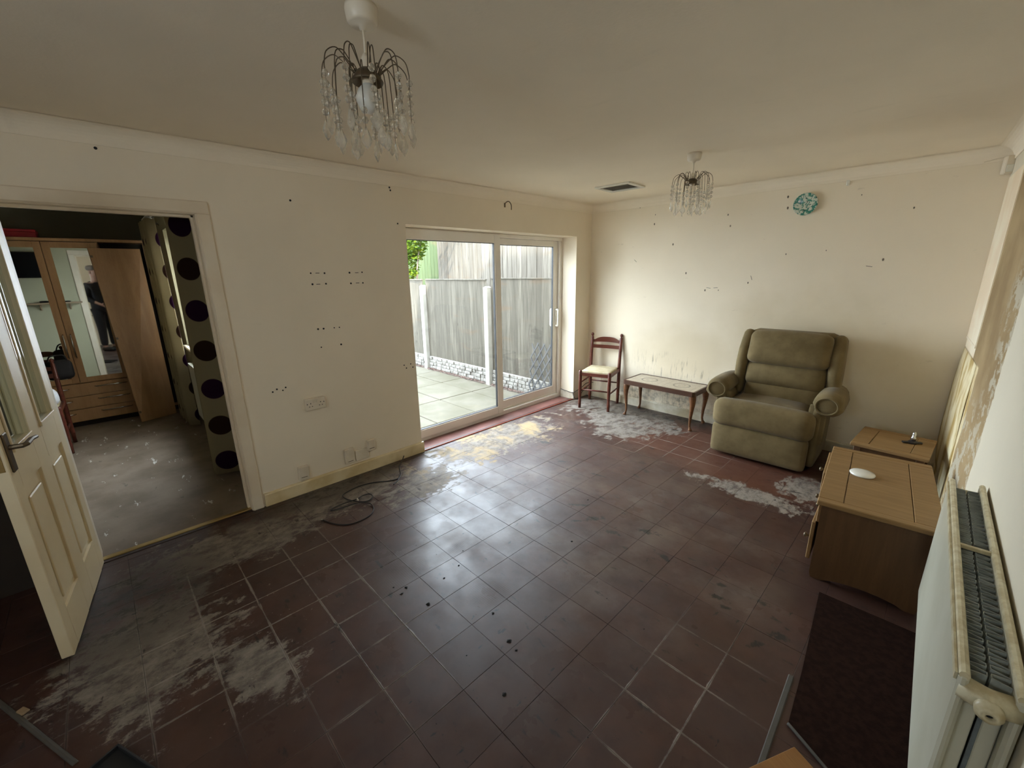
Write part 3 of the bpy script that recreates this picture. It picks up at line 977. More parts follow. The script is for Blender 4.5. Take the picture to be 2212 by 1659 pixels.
# tiled sill in the recess with its edging strips
sl_ = struct(MB().box(-0.2135, -0.030, SY0, SY1, -0.08, -0.001).build('trim_5', M['sill']))
MB().cbox(-0.032, -0.006, SY0 - 0.0, SY1, -0.02, 0.007, 0.003).build('edging_strip', M['dark_strip'], sl_)
MB().cbox(-0.005, 0.014, SY0 - 0.05, SY1 + 0.02, -0.02, 0.010, 0.004).build('edging_strip', M['copper'], sl_)

# ---------------------------------------------------------------- boxing and loose plaster in the far right corner
def on_right(name, pts, th, m, parent):
    """thin layer lying on the right wall; pts are (y, z)"""
    n = len(pts)
    vs_ = [(xw(y) - th, y, z) for y, z in pts] + [(xw(y) + 0.002, y, z) for y, z in pts]
    return MB().add(vs_, [tuple(range(n)), tuple(range(n, 2 * n))[::-1]] + [(i, (i + 1) % n, n + (i + 1) % n, n + i) for i in range(n)]).build(name, m, parent)


on_right('seam_batten', [(4.372, 1.118), (4.945, 1.118), (4.945, 1.104), (4.372, 1.104)], 0.006, M['boxing'], wall_right)
on_right('plaster_layer', [(4.372, 1.118), (4.945, 1.118), (4.945, 2.18), (4.372, 2.18)], 0.004, M['wall_right'], wall_right)


def peel(u, v):
    z = 0.14 + 0.90 * v
    y = 4.93 - 0.80 * u
    lift = (0.016 * (1 - u) ** 2 + 0.004 * max(0, math.sin(7 * v + 3 * u))) * math.sin(PI * v) ** 0.7
    return (xw(y) - 0.0022 - lift, y, z)


pe = MB().grid(peel, 8, 14).build('peeling_lining', M['wall_right'], wall_right, smooth=True, fix=False)
md = pe.modifiers.new('s', 'SOLIDIFY')
md.thickness = 0.0015
# ragged plaster skim still standing proud of the stripped strip
rn = random.Random(3)
edge = []
for k in range(27):
    z = 0.0 + 2.2 * k / 26
    edge.append((3.325 + rn.uniform(-0.03, 0.03) + 0.03 * math.sin(z * 3.1), z))
b = MB()
vs_ = []
edge.append((3.32, 2.286))
for y, z in edge:
    vs_ += [(xw(y) + 0.002, y + 0.010, z), (xw(y) - 0.004, y, z), (xw(2.87) - 0.004, 2.87, z), (xw(1.06) - 0.004, 1.06, z)]
fs_ = [(4 * k + q, 4 * k + q + 1, 4 * k + q + 5, 4 * k + q + 4) for k in range(len(edge) - 1) for q in range(3)]
b.add(vs_, fs_).build('plaster_skim', M['wall_right'], wall_right)

# screw holes and wall plugs left in the walls
LH = [(1.559, 1.634), (1.656, 1.633), (1.561, 1.557), (1.657, 1.558), (1.843, 1.634), (1.943, 1.636), (1.845, 1.555), (1.941, 1.556),
      (1.558, 1.235), (1.598, 1.234), (1.677, 1.233), (1.716, 1.232), (1.564, 1.099), (1.714, 1.101), (1.193, .829), (1.222, .843),
      (1.259, .828), (1.28, .845), (2.238, .85), (2.303, .851), (2.259, .821), (2.323, .819), (1.49, 2.109), (2.286, 2.011), (2.239, 2.274), (2.245, 2.254), (.573, 2.272)]
BH = [(.64, 2.29), (.828, 2.195), (.825, 2.1), (1.054, 1.877), (1.222, 1.579), (1.584, 2.121), (1.616, 2.017), (1.57, 1.409), (1.437, 1.406),
      (1.836, 1.484), (2.12, 1.737), (2.415, 1.756), (2.072, 2.22), (2.082, 2.128), (2.587, 2.171), (2.798, 1.67), (2.915, 2.04)]
hm = MB().lathe([(0.0075, 0), (0.0075, 0.0016), (0.004, 0.0022)], seg=8).mesh('screw_hole', M['black'])
hs_ = MB().cbox(-0.014, 0.014, -0.002, 0.002, 0, 0.0012, 0.0005).mesh('scratch', M['black'])
for y, z in LH:
    o = link('screw_hole', hm, wall_left, (0, y, z), (0, PI / 2, 0))
    s = rn.uniform(0.6, 1.0)
    o.scale = (s, s, 1)
for y, z in ((1.606, 1.634), (1.602, 1.556), (1.90, 1.633), (1.898, 1.557)):
    link('scratch', hs_, wall_left, (0, y, z), (PI / 2, 0, PI / 2))
gm = mat('grey_wall_plug', (0.20, 0.17, 0.13), 0.8)
hg = MB().lathe([(0.008, 0), (0.008, 0.0016), (0.004, 0.0022)], seg=8).mesh('screw_hole', gm)
for x, z in BH:
    o = link('screw_hole', hg, wall_back, (x, Y1, z), (PI / 2, 0, 0))
    s = rn.uniform(0.5, 1.2)
    o.scale = (s * 0.8, s * 1.3, 1)
for x, z, a in ((1.47, 1.43, 0.1), (1.54, 1.432, -0.06), (2.72, 1.62, 0.2), (1.86, 1.53, 1.2), (0.62, 1.72, 0.7)):
    o = link('scratch', hs_, wall_back, (x, Y1, z), (PI / 2, a, 0))
    o.scale = (1.5, 0.8, 1)

# ================================================================== interior door, open into the room
ang = math.atan2(-0.115, 0.80)
dr = MB()
DW, DH, DT = 0.775, 1.965, 0.042
S = [(0.0, 0.085), (0.315, 0.455), (0.695, DW)]
for a, c in S:
    dr.cbox(a, c, -DT, 0, 0.006, DH, 0.003)
for a, c in ((0.085, 0.315), (0.455, 0.695)):
    for z0, z1 in ((0.006, 0.20), (0.80, 0.965), (1.86, DH)):
        dr.box(a, c, -DT, 0, z0, z1)
door = struct(dr.build('door_2', M['door'], loc=(0.008, 0.165, 0), rot=(0, 0, ang), fix=False))
for a, c in ((0.085, 0.315), (0.455, 0.695)):
    # lower raised and fielded panel
    pn = MB().box(a, c, -DT + 0.012, -0.012, 0.20, 0.80)
    for s in (0, 1):
        y0, y1 = (-0.012, -0.004) if s == 0 else (-DT + 0.004, -DT + 0.012)
        pn.cbox(a + 0.035, c - 0.035, y0, y1, 0.235, 0.74, 0.006)
    pn.build('panel', M['door'], door, fix=False)
    pn = MB()
    for s in (0, 1):
        y0, y1 = (-0.0005, 0.006) if s == 0 else (-DT - 0.006, -DT + 0.0005)
        for q in ((a, a + 0.016, 0.965, 1.86), (c - 0.016, c, 0.965, 1.86)):
            pn.cbox(q[0], q[1], y0, y1, q[2], q[3], 0.002)
        for q in ((a, c, 0.950, 0.972), (a, c, 1.853, 1.872)):
            pn.cbox(q[0], q[1], y0, y1 + (0.004 if s == 0 else 0), q[2], q[3], 0.002)
    pn.build('glazing_bead', M['door'], door, fix=False)
    MB().box(a, c, -0.024, -0.018, 0.965, 1.86).build('pane', M['door_glass'], door)
for s in (1, -1):
    yy = 0 if s > 0 else -DT
    hb = MB().cbox(0.715, 0.755, min(yy, yy + s * 0.008), max(yy, yy + s * 0.008), 0.885, 1.045, 0.003)
    hb.tube([(0.735, yy, 0.985), (0.735, yy + s * 0.045, 0.985), (0.72, yy + s * 0.052, 0.985), (0.66, yy + s * 0.052, 0.987), (0.60, yy + s * 0.052, 0.978)], [0.010, 0.010, 0.010, 0.009, 0.008], 8)
    hb.build('lever_handle', M['bronze'], door, fix=True)
MB().cbox(DW, DW + 0.003, -0.032, -0.010, 0.90, 1.06, 0.001).build('latch_plate', M['brass'], door)

# ================================================================== FURNITURE
# ---- reclining armchair
def RX(a):
    return Matrix.Rotation(a, 4, 'X')


def TR(x, y, z):
    return Matrix.Translation((x, y, z))


ac = thing('recliner_armchair', 'olive velour reclining armchair with rolled arms and wings, against the far wall', 'armchair', (2.30, 4.20, 0), 0.03)
V = M['velour']
b = MB()
b.soft(0.335, 0.30, 0.22, 0.03, 5, (0, 0, 0), (-0.01, 0.345, 0.255))
b.build('base', V, ac, smooth=True)
MB().soft(0.362, 0.045, 0.136, 0.035, 8, (0, 0.012, 0), (-0.02, 0.035, 0.158)).build('front_panel', V, ac, smooth=True)


def crease(o):
    # bolster that rolls over the front edge, slack at its right end
    w_ = 0.006 * math.sin(o.x * 55) * max(0, o.x / 0.37) * (1 if o.y < 0 else 0)
    return (o.x, o.y + w_, o.z + 0.012 * math.cos(o.x * 4) - 0.012)


MB().soft(0.372, 0.078, 0.123, 0.068, 12, (0.006, 0.012, 0.0), (-0.015, 0.045, 0.405), fn=crease).build('front_bolster', V, ac, smooth=True)
MB().soft(0.285, 0.24, 0.06, 0.05, 8, (0, 0, 0.02), (0, 0.32, 0.445)).build('seat_cushion', V, ac, smooth=True)
for s in (-1, 1):
    off = 0.0
    MB().soft(0.034, 0.275, 0.255, 0.03, 6, (0.012, 0, 0), (s * 0.352 + off, 0.385, 0.29)).build('side_panel', V, ac, smooth=True)
    # rolled arm: a fat scroll lying front to back, drooping outward
    arm = MB()
    sec = []
    n = 16
    L = [(0.105, 0.70), (0.118, 0.92), (0.145, 1.0), (0.25, 1.0), (0.40, 0.98), (0.55, 0.92), (0.62, 0.80), (0.635, 0.5)]
    vs_, fs_ = [], []
    for y, k in L:
        for q in range(n):
            a = 2 * PI * q / n
            rx_, rz_ = 0.098 * k, 0.090 * k
            x = s * (0.405 + rx_ * math.cos(a) + (0.015 if math.sin(a) < 0 else 0))
            z = 0.575 + rz_ * math.sin(a) - 0.10 * max(0, 0.145 - y) + 0.012 * math.sin((y - 0.1) * 6)
            vs_.append((x, y, z))
    m_ = len(L)
    for i in range(m_ - 1):
        for q in range(n):
            fs_.append((i * n + q, i * n + (q + 1) % n, (i + 1) * n + (q + 1) % n, (i + 1) * n + q))
    fs_ += [tuple(range(n)), tuple((m_ - 1) * n + q for q in range(n))]
    arm.add(vs_, fs_)
    ar = arm.build('arm', V, ac, smooth=True)
    # recessed scroll face with its piped rim
    rim = [(s * (0.405 + 0.072 * math.cos(a)), 0.104 - 0.002, 0.573 + 0.066 * math.sin(a)) for a in [2 * PI * k / 20 for k in range(20)]]
    MB().tube(rim, 0.008, 6, closed=True).build('scroll_piping', V, ar, smooth=True)
    MB().soft(0.062, 0.018, 0.165, 0.02, 5, (0, 0, 0), (s * 0.352, 0.145, 0.40)).build('arm_front', V, ac, smooth=True)
lean = TR(0.035, 0.40, 0.44) @ RX(-0.20)
MB().soft(0.335, 0.07, 0.34, 0.06, 6, (0, 0, 0), (0, 0.080, 0.33), M=lean).build('backrest', V, ac, smooth=True)
MB().soft(0.292, 0.07, 0.105, 0.05, 8, (0, 0.025, 0.006), (0, 0.0, 0.085), M=lean).build('lumbar_cushion', V, ac, smooth=True)
MB().soft(0.302, 0.075, 0.112, 0.055, 9, (0, 0.03, 0.006), (0, -0.006, 0.262), M=lean).build('back_cushion', V, ac, smooth=True)


def hang(o):
    t = (0.145 - o.z) / 0.29
    w_ = 0.006 * math.sin(o.x * 42 + 1.2) * max(0, t - 0.35) if o.y < 0 else 0
    return (o.x * (1.0 + 0.035 * max(0, t - 0.4)), o.y - 0.022 * max(0, t - 0.5) + w_, o.z - 0.010 * (o.x / 0.3) ** 2 * (1 if o.z > 0 else 0))


MB().soft(0.306, 0.088, 0.150, 0.06, 12, (0, 0.025, 0.008), (0, -0.035, 0.497), M=lean, fn=hang).build('headrest_cushion', V, ac, smooth=True)
for s in (-1, 1):
    def wing(o, s=s):
        t = max(0.0, min(1.0, (o.z + 0.19) / 0.48))
        return (o.x + s * 0.016 * (1 - t), o.y * (0.80 + 0.35 * math.sin(PI * min(1, t * 1.05))) - 0.03 * math.sin(PI * t), o.z)
    MB().soft(0.042, 0.115, 0.300, 0.04, 8, (0.01, 0, 0), (s * 0.338, 0.055, 0.350), M=lean, fn=wing).build('wing', V, ac, smooth=True)

# ---- ladder-back dining chair
MA = M['mahogany']


def make_chair(label, loc, rotz):
    c = thing('ladder_back_chair', label, 'chair', loc, rotz, None)
    for s in (-1, 1):
        b = MB()
        b.lathe([(0.017, 0), (0.018, 0.10), (0.013, 0.108), (0.018, 0.116), (0.013, 0.124), (0.019, 0.134), (0.020, 0.30), (0.0195, 0.455), (0.016, 0.467), (0.004, 0.470)], (s * 0.178, 0, 0), 10)
        b.build('front_leg', MA, c, smooth=True)
        b = MB()
        pts = [(0, 0.0), (0, 0.10), (0, 0.45), (0.012, 0.60), (0.035, 0.815), (0.036, 0.822), (0.037, 0.829), (0.0385, 0.838), (0.0395, 0.85), (0.040, 0.862), (0.041, 0.870)]
        rr = [0.017, 0.019, 0.0205, 0.0195, 0.0175, 0.010, 0.011, 0.0165, 0.0185, 0.014, 0.003]
        P_ = [(s * 0.182, 0.385 + dy, z) for dy, z in pts]
        b.tube(P_, rr, 10)
        for z in (0.105, 0.655, 0.668):
            k = 0.385 + (0.0 if z < 0.5 else 0.018)
            b.lathe([(0.0175, -0.005), (0.0225, 0.0), (0.0175, 0.005)], (s * 0.182, k, z), 10)
        b.build('back_leg', MA, c, smooth=True)

    def rail(z0, hgt, arch, bow, y):
        def f(u, v, o):
            x = (u - 0.5) * 0.352
            top = z0 + hgt + arch * (1 - min(1, (abs(u - 0.5) / 0.42)) ** 3) if arch else z0 + hgt
            bot = z0 + (0.008 * (1 - (2 * u - 1) ** 2) if arch else 0)
            return (x, y + bow * (1 - (2 * u - 1) ** 2) + o + (top - 0.6) * 0.1, bot + (top - bot) * v)
        b = MB()
        n = 12
        vs_ = [f(i / n, v, o) for i in range(n + 1) for v, o in ((0, 0), (1, 0), (1, 0.014), (0, 0.014))]
        fs_ = [(4 * i + q, 4 * i + (q + 1) % 4, 4 * i + 4 + (q + 1) % 4, 4 * i + 4 + q) for i in range(n) for q in range(4)] + [(0, 1, 2, 3), (4 * n + 3, 4 * n + 2, 4 * n + 1, 4 * n)]
        return b.add(vs_, fs_)
    rail(0.750, 0.034, 0.036, 0.018, 0.392).build('crest_rail', MA, c, smooth=False)
    rail(0.680, 0.042, 0.0, 0.016, 0.385).build('back_rail', MA, c, smooth=False)
    b = MB()
    b.cbox(-0.165, 0.165, -0.012, 0.012, 0.405, 0.445, 0.004)
    b.cbox(-0.165, 0.165, 0.373, 0.397, 0.405, 0.440, 0.004)
    b.cbox(-0.192, -0.168, 0.01, 0.375, 0.405, 0.445, 0.004).cbox(0.168, 0.192, 0.01, 0.375, 0.405, 0.445, 0.004)
    b.build('seat_rail', MA, c, fix=False)
    MB().soft(0.170, 0.186, 0.016, 0.012, 8, (0, 0, 0.006), (0, 0.183, 0.450)).build('seat', M['rush'], c, smooth=True)
    for p0, p1 in (((-0.178, 0, 0.235), (0.178, 0, 0.235)), ((-0.182, 0.385, 0.262), (0.182, 0.385, 0.262)), ((-0.178, 0, 0.205), (-0.182, 0.385, 0.205)), ((0.178, 0, 0.205), (0.182, 0.385, 0.205)),
                   ((-0.178, 0, 0.315), (-0.182, 0.385, 0.315))):
        mid = tuple((a + q) / 2 for a, q in zip(p0, p1))
        MB().tube([p0, mid, p1], [0.0075, 0.0105, 0.0075], 8).build('stretcher', MA, c, smooth=True)
    return c


make_chair('mahogany ladder-back dining chair with a cream seat, in the corner beside the patio door', (0.4465, 4.475, 0), 0.287)

# ---- tile topped coffee table
ct = thing('tile_top_coffee_table', 'low brown coffee table with patterned beige tile top and cabriole legs', 'table', (1.195, 4.735, 0), 0.0)
TWX, TWY = 0.405, 0.205
MB().cbox(-TWX + 0.012, TWX - 0.012, -TWY + 0.012, TWY - 0.012, 0.385, 0.4185, 0.002).build('table_top', M['tabletop'], ct, fix=False)
rim = MB()
rim.prism([(-TWX, -TWY + 0.02), (-TWX + 0.02, -TWY), (TWX - 0.02, -TWY), (TWX, -TWY + 0.02), (TWX, -TWY + 0.021), (-TWX, -TWY + 0.021)], 0.372, 0.421)
rim.prism([(-TWX, TWY - 0.021), (TWX, TWY - 0.021), (TWX, TWY - 0.02), (TWX - 0.02, TWY), (-TWX + 0.02, TWY), (-TWX, TWY - 0.02)], 0.372, 0.421)
rim.box(-TWX, -TWX + 0.018, -TWY + 0.021, TWY - 0.021, 0.372, 0.421).box(TWX - 0.018, TWX, -TWY + 0.021, TWY - 0.021, 0.372, 0.421)
rim.build('edge_band', M['table_dark'], ct, fix=True)
for sx in (-1, 1):
    for sy in (-1, 1):
        x0, y0 = sx * 0.372, sy * 0.160
        dx, dy = sx * 0.707, sy * 0.35
        pr = [(0.0, 0.385, 0.036), (0.004, 0.355, 0.036), (0.012, 0.32, 0.032), (0.014, 0.28, 0.026), (0.008, 0.21, 0.019), (-0.002, 0.13, 0.0145), (-0.004, 0.06, 0.011), (0.004, 0.030, 0.012), (0.014, 0.012, 0.019), (0.016, 0.0, 0.020)]
        MB().tube([(x0 + dx * d, y0 + dy * d, z) for d, z, r in pr], [r for d, z, r in pr], 10).build('leg', M['table_wood'], ct, smooth=True)


# ---- oak chest / TV cabinet and the small oak table behind it
def panel_top(par, x0, x1, y0, y1, z, th, side, m, edge_m=None):
    """board top with breadboard ends (across x) and thin long rails, each a board of its own"""
    g = 0.0012
    e = 0.05
    MB().cbox(x0, x1, y0, y0 + e - g, z - th, z, 0.004).build('top_board', m, par, fix=False)
    MB().cbox(x0, x1, y1 - e + g, y1, z - th, z, 0.004).build('top_board', m, par, fix=False)
    MB().cbox(x0, x0 + side - g, y0 + e, y1 - e, z - th, z, 0.003).build('top_board', m, par, fix=False)
    MB().cbox(x1 - side + g, x1, y0 + e, y1 - e, z - th, z, 0.003).build('top_board', m, par, fix=False)
    MB().cbox(x0 + side + g, x1 - side - g, y0 + e, y1 - e, z - th, z - 0.0012, 0.002).build('top_panel', m, par, fix=False)


cw, cd, chh = 0.475, 0.895, 0.462
ch = thing('oak_cabinet', 'low honey oak cabinet with panelled top standing between radiator and armchair', 'cabinet', (2.925, 2.885, 0), 0.085)
panel_top(ch, 0, cw, 0, cd, chh, 0.026, 0.105, M['oak'])
side = [(0.022, 0.03), (0.030, 0.0), (0.075, 0.0)] + [(0.075 + 0.33 * k / 10, 0.030 * math.sin(PI * k / 10) ** 0.6) for k in range(1, 10)] + [(0.405, 0.0), (0.445, 0.0), (0.452, 0.03), (0.452, chh - 0.027), (0.022, chh - 0.027)]
for y in (0.020, cd - 0.044):
    MB().prism(side, y, y + 0.024, 'y').build('side_panel', M['oak_shaded'], ch)
MB().box(0.430, 0.448, 0.045, cd - 0.045, 0.06, chh - 0.027).build('back_panel', M['oak_shaded'], ch, fix=False)
MB().box(0.03, 0.43, 0.045, cd - 0.045, 0.062, 0.078).build('bottom_board', M['oak_shaded'], ch, fix=False)
MB().box(0.03, 0.43, cd / 2 - 0.009, cd / 2 + 0.009, 0.079, chh - 0.027).build('divider', M['oak_shaded'], ch, fix=False)
for k, (y0, y1, pull) in enumerate(((0.05, cd / 2 - 0.013, 0.0), (cd / 2 + 0.013, cd - 0.05, 0.022))):
    d = MB().cbox(0.008 - pull, 0.026 - pull, y0, y1, 0.315, chh - 0.032, 0.003)
    d.box(0.026 - pull, 0.40 - pull, y0 + 0.01, y0 + 0.022, 0.325, chh - 0.05).box(0.026 - pull, 0.40 - pull, y1 - 0.022, y1 - 0.01, 0.325, chh - 0.05).box(0.026 - pull, 0.40 - pull, y0 + 0.022, y1 - 0.022, 0.325, 0.333)
    dr_ = d.build('drawer', M['oak'], ch, fix=False)
    MB().lathe([(0.006, 0), (0.006, 0.012), (0.014, 0.018), (0.012, 0.026), (0.003, 0.029)], (0, 0, 0), 10).build('knob', M['bronze'], dr_, smooth=True, loc=(0.008 - pull, (y0 + y1) / 2, 0.375), rot=(0, -PI / 2, 0))
    dd = MB().cbox(0, 0.018, -(y1 - y0), 0, 0.085, 0.308, 0.003)
    dob = dd.build('cabinet_door', M['oak'], ch, fix=False, loc=(0.008, y1, 0), rot=(0, 0, -0.04 if k == 0 else 0.0))
    MB().lathe([(0.006, 0), (0.006, 0.012), (0.014, 0.018), (0.012, 0.026), (0.003, 0.029)], (0, 0, 0), 10).build('knob', M['bronze'], dob, smooth=True, loc=(0.0, -(y1 - y0) + 0.04, 0.20), rot=(0, -PI / 2, 0))

st = thing('oak_side_table', 'small honey oak table with panelled top in the corner behind the cabinet', 'table', (2.905, 4.06, 0), -0.06)
panel_top(st, 0, 0.405, 0, 0.46, 0.42, 0.024, 0.095, M['oak'])
for x in (0.02, 0.345):
    for y in (0.02, 0.40):
        MB().cbox(x, x + 0.04, y, y + 0.04, 0, 0.395, 0.003).build('leg', M['oak_shaded'], st, fix=False)
MB().box(0.03, 0.375, 0.025, 0.04, 0.32, 0.395).box(0.03, 0.375, 0.42, 0.435, 0.32, 0.395).box(0.025, 0.04, 0.06, 0.40, 0.32, 0.395).box(0.365, 0.38, 0.06, 0.40, 0.32, 0.395).build('apron', M['oak_shaded'], st, fix=False)
MB().box(0.022, 0.383, 0.062, 0.398, 0.11, 0.125).build('shelf', M['oak_shaded'], st, fix=False)

# things on them
di = thing('ceiling_rose_cover', 'round white plastic disc lying on the oak cabinet top', 'disc', (3.045, 3.395, chh))
MB().lathe([(0.058, 0), (0.060, 0.006), (0.055, 0.012), (0.030, 0.016), (0.004, 0.017)], seg=28).build('disc', M['white'], di, smooth=True)
vt = thing('tap_fitting', 'small chrome tap spindle on a black lever, on the small oak table', 'tap', (3.215, 4.32, 0.42), 0.5)
MB().cbox(-0.06, 0.055, -0.012, 0.012, 0, 0.012, 0.004).lathe([(0.026, 0), (0.028, 0.010), (0.018, 0.020)], (0, 0, 0), 14).build('lever', M['cable'], vt)
MB().lathe([(0.014, 0.020), (0.015, 0.045), (0.010, 0.05), (0.012, 0.066), (0.009, 0.08), (0.004, 0.083)], (0, 0, 0), 14).build('spindle', M['chrome'], vt, smooth=True)

# ================================================================== RADIATOR on the right wall
ra = thing('panel_radiator', 'long white double panel radiator with grey fins on the right wall', 'radiator', (3.363, 2.87, 0), 0.0)
ra.rotation_euler = (0, 0, 0.0222)          # along the slightly skewed wall; local -y runs towards the camera
RL = 1.235
Z0, Z1 = 0.178, 0.75


def rad_panel(x, front):
    b = MB()
    b.cbox(x - 0.009, x + 0.009, -RL, 0, Z0, Z1 - 0.010, 0.006)
    p = b.build('front_panel' if front else 'back_panel', M['radiator'], ra, fix=False)
    e = MB().tube([(x, -RL + 0.004, Z1 - 0.008), (x, -RL / 2, Z1 - 0.008), (x, -0.004, Z1 - 0.008)], 0.0095, 8)
    e.box(x - 0.0145, x - 0.0095, -RL + 0.01, -0.01, Z1 - 0.03, Z1 - 0.012) if front else None
    e.build('top_edge', M['radiator_edge'], p)


rad_panel(0.0, True)
rad_panel(0.086, False)
for x, sg in ((0.0095, 1), (0.0765, -1)):
    b = MB()
    n = 36
    pts = []
    for k in range(n + 1):
        y = -RL + 0.06 + (RL - 0.12) * k / n
        pts += [(0, y - 0.011), (0.030, y - 0.005), (0.030, y + 0.007), (0, y + 0.013)]
    vs_ = [(x + sg * q, y, z) for q, y in pts for z in (Z0 + 0.04, Z1 - 0.020)]
    fs_ = [(2 * i, 2 * i + 2, 2 * i + 3, 2 * i + 1) for i in range(len(pts) - 1)]
    f_ = b.add(vs_, fs_).build('convector_fins', M['fin'], ra, fix=False)
    md = f_.modifiers.new('s', 'SOLIDIFY')
    md.thickness = 0.0022
for y in (-RL * 0.47,):
    MB().cbox(-0.006, 0.092, y - 0.006, y + 0.006, Z1 - 0.020, Z1 - 0.006, 0.002).build('cross_bracket', M['radiator_edge'], ra, fix=False)
MB().cbox(0.010, 0.076, -0.035, -0.010, Z1 - 0.10, Z1 - 0.03, 0.01).build('end_header', M['radiator_edge'], ra, fix=False)
hd = MB().tube([(0.0, -RL + 0.020, Z1 - 0.048), (0.03, -RL + 0.012, Z1 - 0.048), (0.043, -RL + 0.006, Z1 - 0.050), (0.056, -RL + 0.012, Z1 - 0.048), (0.086, -RL + 0.020, Z1 - 0.048)], [0.026, 0.026, 0.030, 0.026, 0.026], 12)
hdo = hd.build('end_header', M['radiator_edge'], ra, smooth=True)
MB().lathe([(0.023, 0), (0.023, 0.014), (0.016, 0.018), (0.016, 0.024), (0.007, 0.026), (0.007, 0.012)], seg=18, cap=False).build('blanking_plug', M['radiator_edge'], hdo, smooth=True, loc=(0.043, -RL - 0.012, Z1 - 0.052), rot=(PI / 2, 0, 0))
MB().lathe([(0.0072, 0), (0.0072, 0.004)], seg=10).build('plug_socket', M['black'], hdo, loc=(0.043, -RL - 0.024, Z1 - 0.052), rot=(PI / 2, 0, 0))
b = MB()
for z in (Z0 + 0.06,):
    b.tube([(0.0, -RL + 0.02, z), (0.086, -RL + 0.02, z)], 0.026, 12)
b.build('end_header', M['radiator_edge'], ra, smooth=True)
for x0, x1 in ((0.011, 0.037), (0.049, 0.075)):
    MB().cbox(x0, x1, -RL + 0.030, -RL + 0.036, Z0 + 0.09, Z1 - 0.082, 0.002).build('end_plate', M['radiator'], ra, fix=False)
for y in (-0.2, -RL + 0.2):
    MB().cbox(0.095, 0.128, y - 0.02, y + 0.02, 0.25, 0.70, 0.003).build('wall_bracket', M['radiator'], ra, fix=False)
for y in (-0.03, -RL + 0.035):
    MB().tube([(0.043, y, Z0 + 0.06), (0.043, y, 0.0)], 0.0075, 8).build('pipe_tail', M['radiator_edge'], ra, smooth=True)

# ================================================================== ELECTRICS
PL = M['plastic']


def wallbox(name, label, cat, y, z, wy, hz, d, rx=0.0, group=None):
    o = thing(name, label, cat, (0, y, z), 0.0, group)
    o.rotation_euler = (rx, 0, 0)
    MB().cbox(0, d, -wy / 2, wy / 2, -hz / 2, hz / 2, 0.004).build('box', PL, o, fix=False)
    return o


so = thing('double_socket', 'white double wall socket with dirty pin holes on the left wall', 'socket', (0, 1.457, 0.688))
MB().cbox(0, 0.028, -0.073, 0.073, -0.043, 0.043, 0.004).cbox(0.028, 0.034, -0.073, 0.073, -0.043, 0.043, 0.003).build('face_plate', PL, so, fix=False)
for s in (-1, 1):
    b = MB().cbox(0.034, 0.0355, s * 0.036 - 0.0025, s * 0.036 + 0.0025, 0.004, 0.013, 0.0005)
    b.cbox(0.034, 0.0355, s * 0.036 - 0.0135, s * 0.036 - 0.0065, -0.017, -0.012, 0.0005).cbox(0.034, 0.0355, s * 0.036 + 0.0065, s * 0.036 + 0.0135, -0.017, -0.012, 0.0005)
    b.build('pin_hole', M['black'], so, fix=False)
    MB().cbox(0.034, 0.040, s * 0.011 - 0.006, s * 0.011 + 0.006, 0.012, 0.032, 0.002).build('rocker_switch', PL, so, fix=False)
for s in (-1, 1):
    MB().lathe([(0.004, 0), (0.003, 0.0015)], seg=8).build('screw', M['black'], so, loc=(0.034, s * 0.060, 0.006), rot=(0, PI / 2, 0))

j1 = wallbox('telephone_socket', 'upright white socket box, left of the three joined low on the wall', 'socket box', 1.667, 0.187, 0.080, 0.128, 0.026, 0.02, None)
j2 = wallbox('blank_junction_box', 'square white junction box between two others low on the wall', 'socket box', 1.775, 0.166, 0.115, 0.092, 0.016, 0.0, None)
j3 = wallbox('aerial_socket', 'small white socket box highest of the three near the patio door', 'socket box', 1.855, 0.228, 0.068, 0.095, 0.030, 0.02, None)
j4 = wallbox('cable_outlet', 'lone white cable outlet box by the skirting near the doorway', 'socket box', 1.305, 0.170, 0.076, 0.105, 0.030, -0.03, None)
for o, hz, d in ((j1, 0.128, 0.026), (j3, 0.095, 0.030), (j4, 0.105, 0.030)):
    MB().cbox(d, d + 0.002, -0.022, 0.022, -hz / 2 + 0.02, -hz / 2 + 0.024, 0.0005).build('slot', M['bronze'], o, fix=False)
    MB().cbox(d, d + 0.003, -0.026, 0.026, hz / 2 - 0.034, hz / 2 - 0.010, 0.001).build('cover', PL, o, fix=False)
MB().tube([(0.012, 0.0, -0.0525), (0.012, 0.002, -0.064), (0.006, -0.02, -0.072)], 0.003, 6).build('cable_tail', PL, j4, smooth=True)


def smooth_path(P_, n=6):
    P_ = [Vector(p) for p in P_]
    out = []
    for i in range(len(P_) - 1):
        a, b_, c, d = P_[max(i - 1, 0)], P_[i], P_[i + 1], P_[min(i + 2, len(P_) - 1)]
        for k in range(n):
            t = k / n
            out.append(0.5 * ((2 * b_) + (c - a) * t + (2 * a - 5 * b_ + 4 * c - d) * t * t + (3 * b_ - a - 3 * c + d) * t ** 3))
    out.append(P_[-1])
    return out


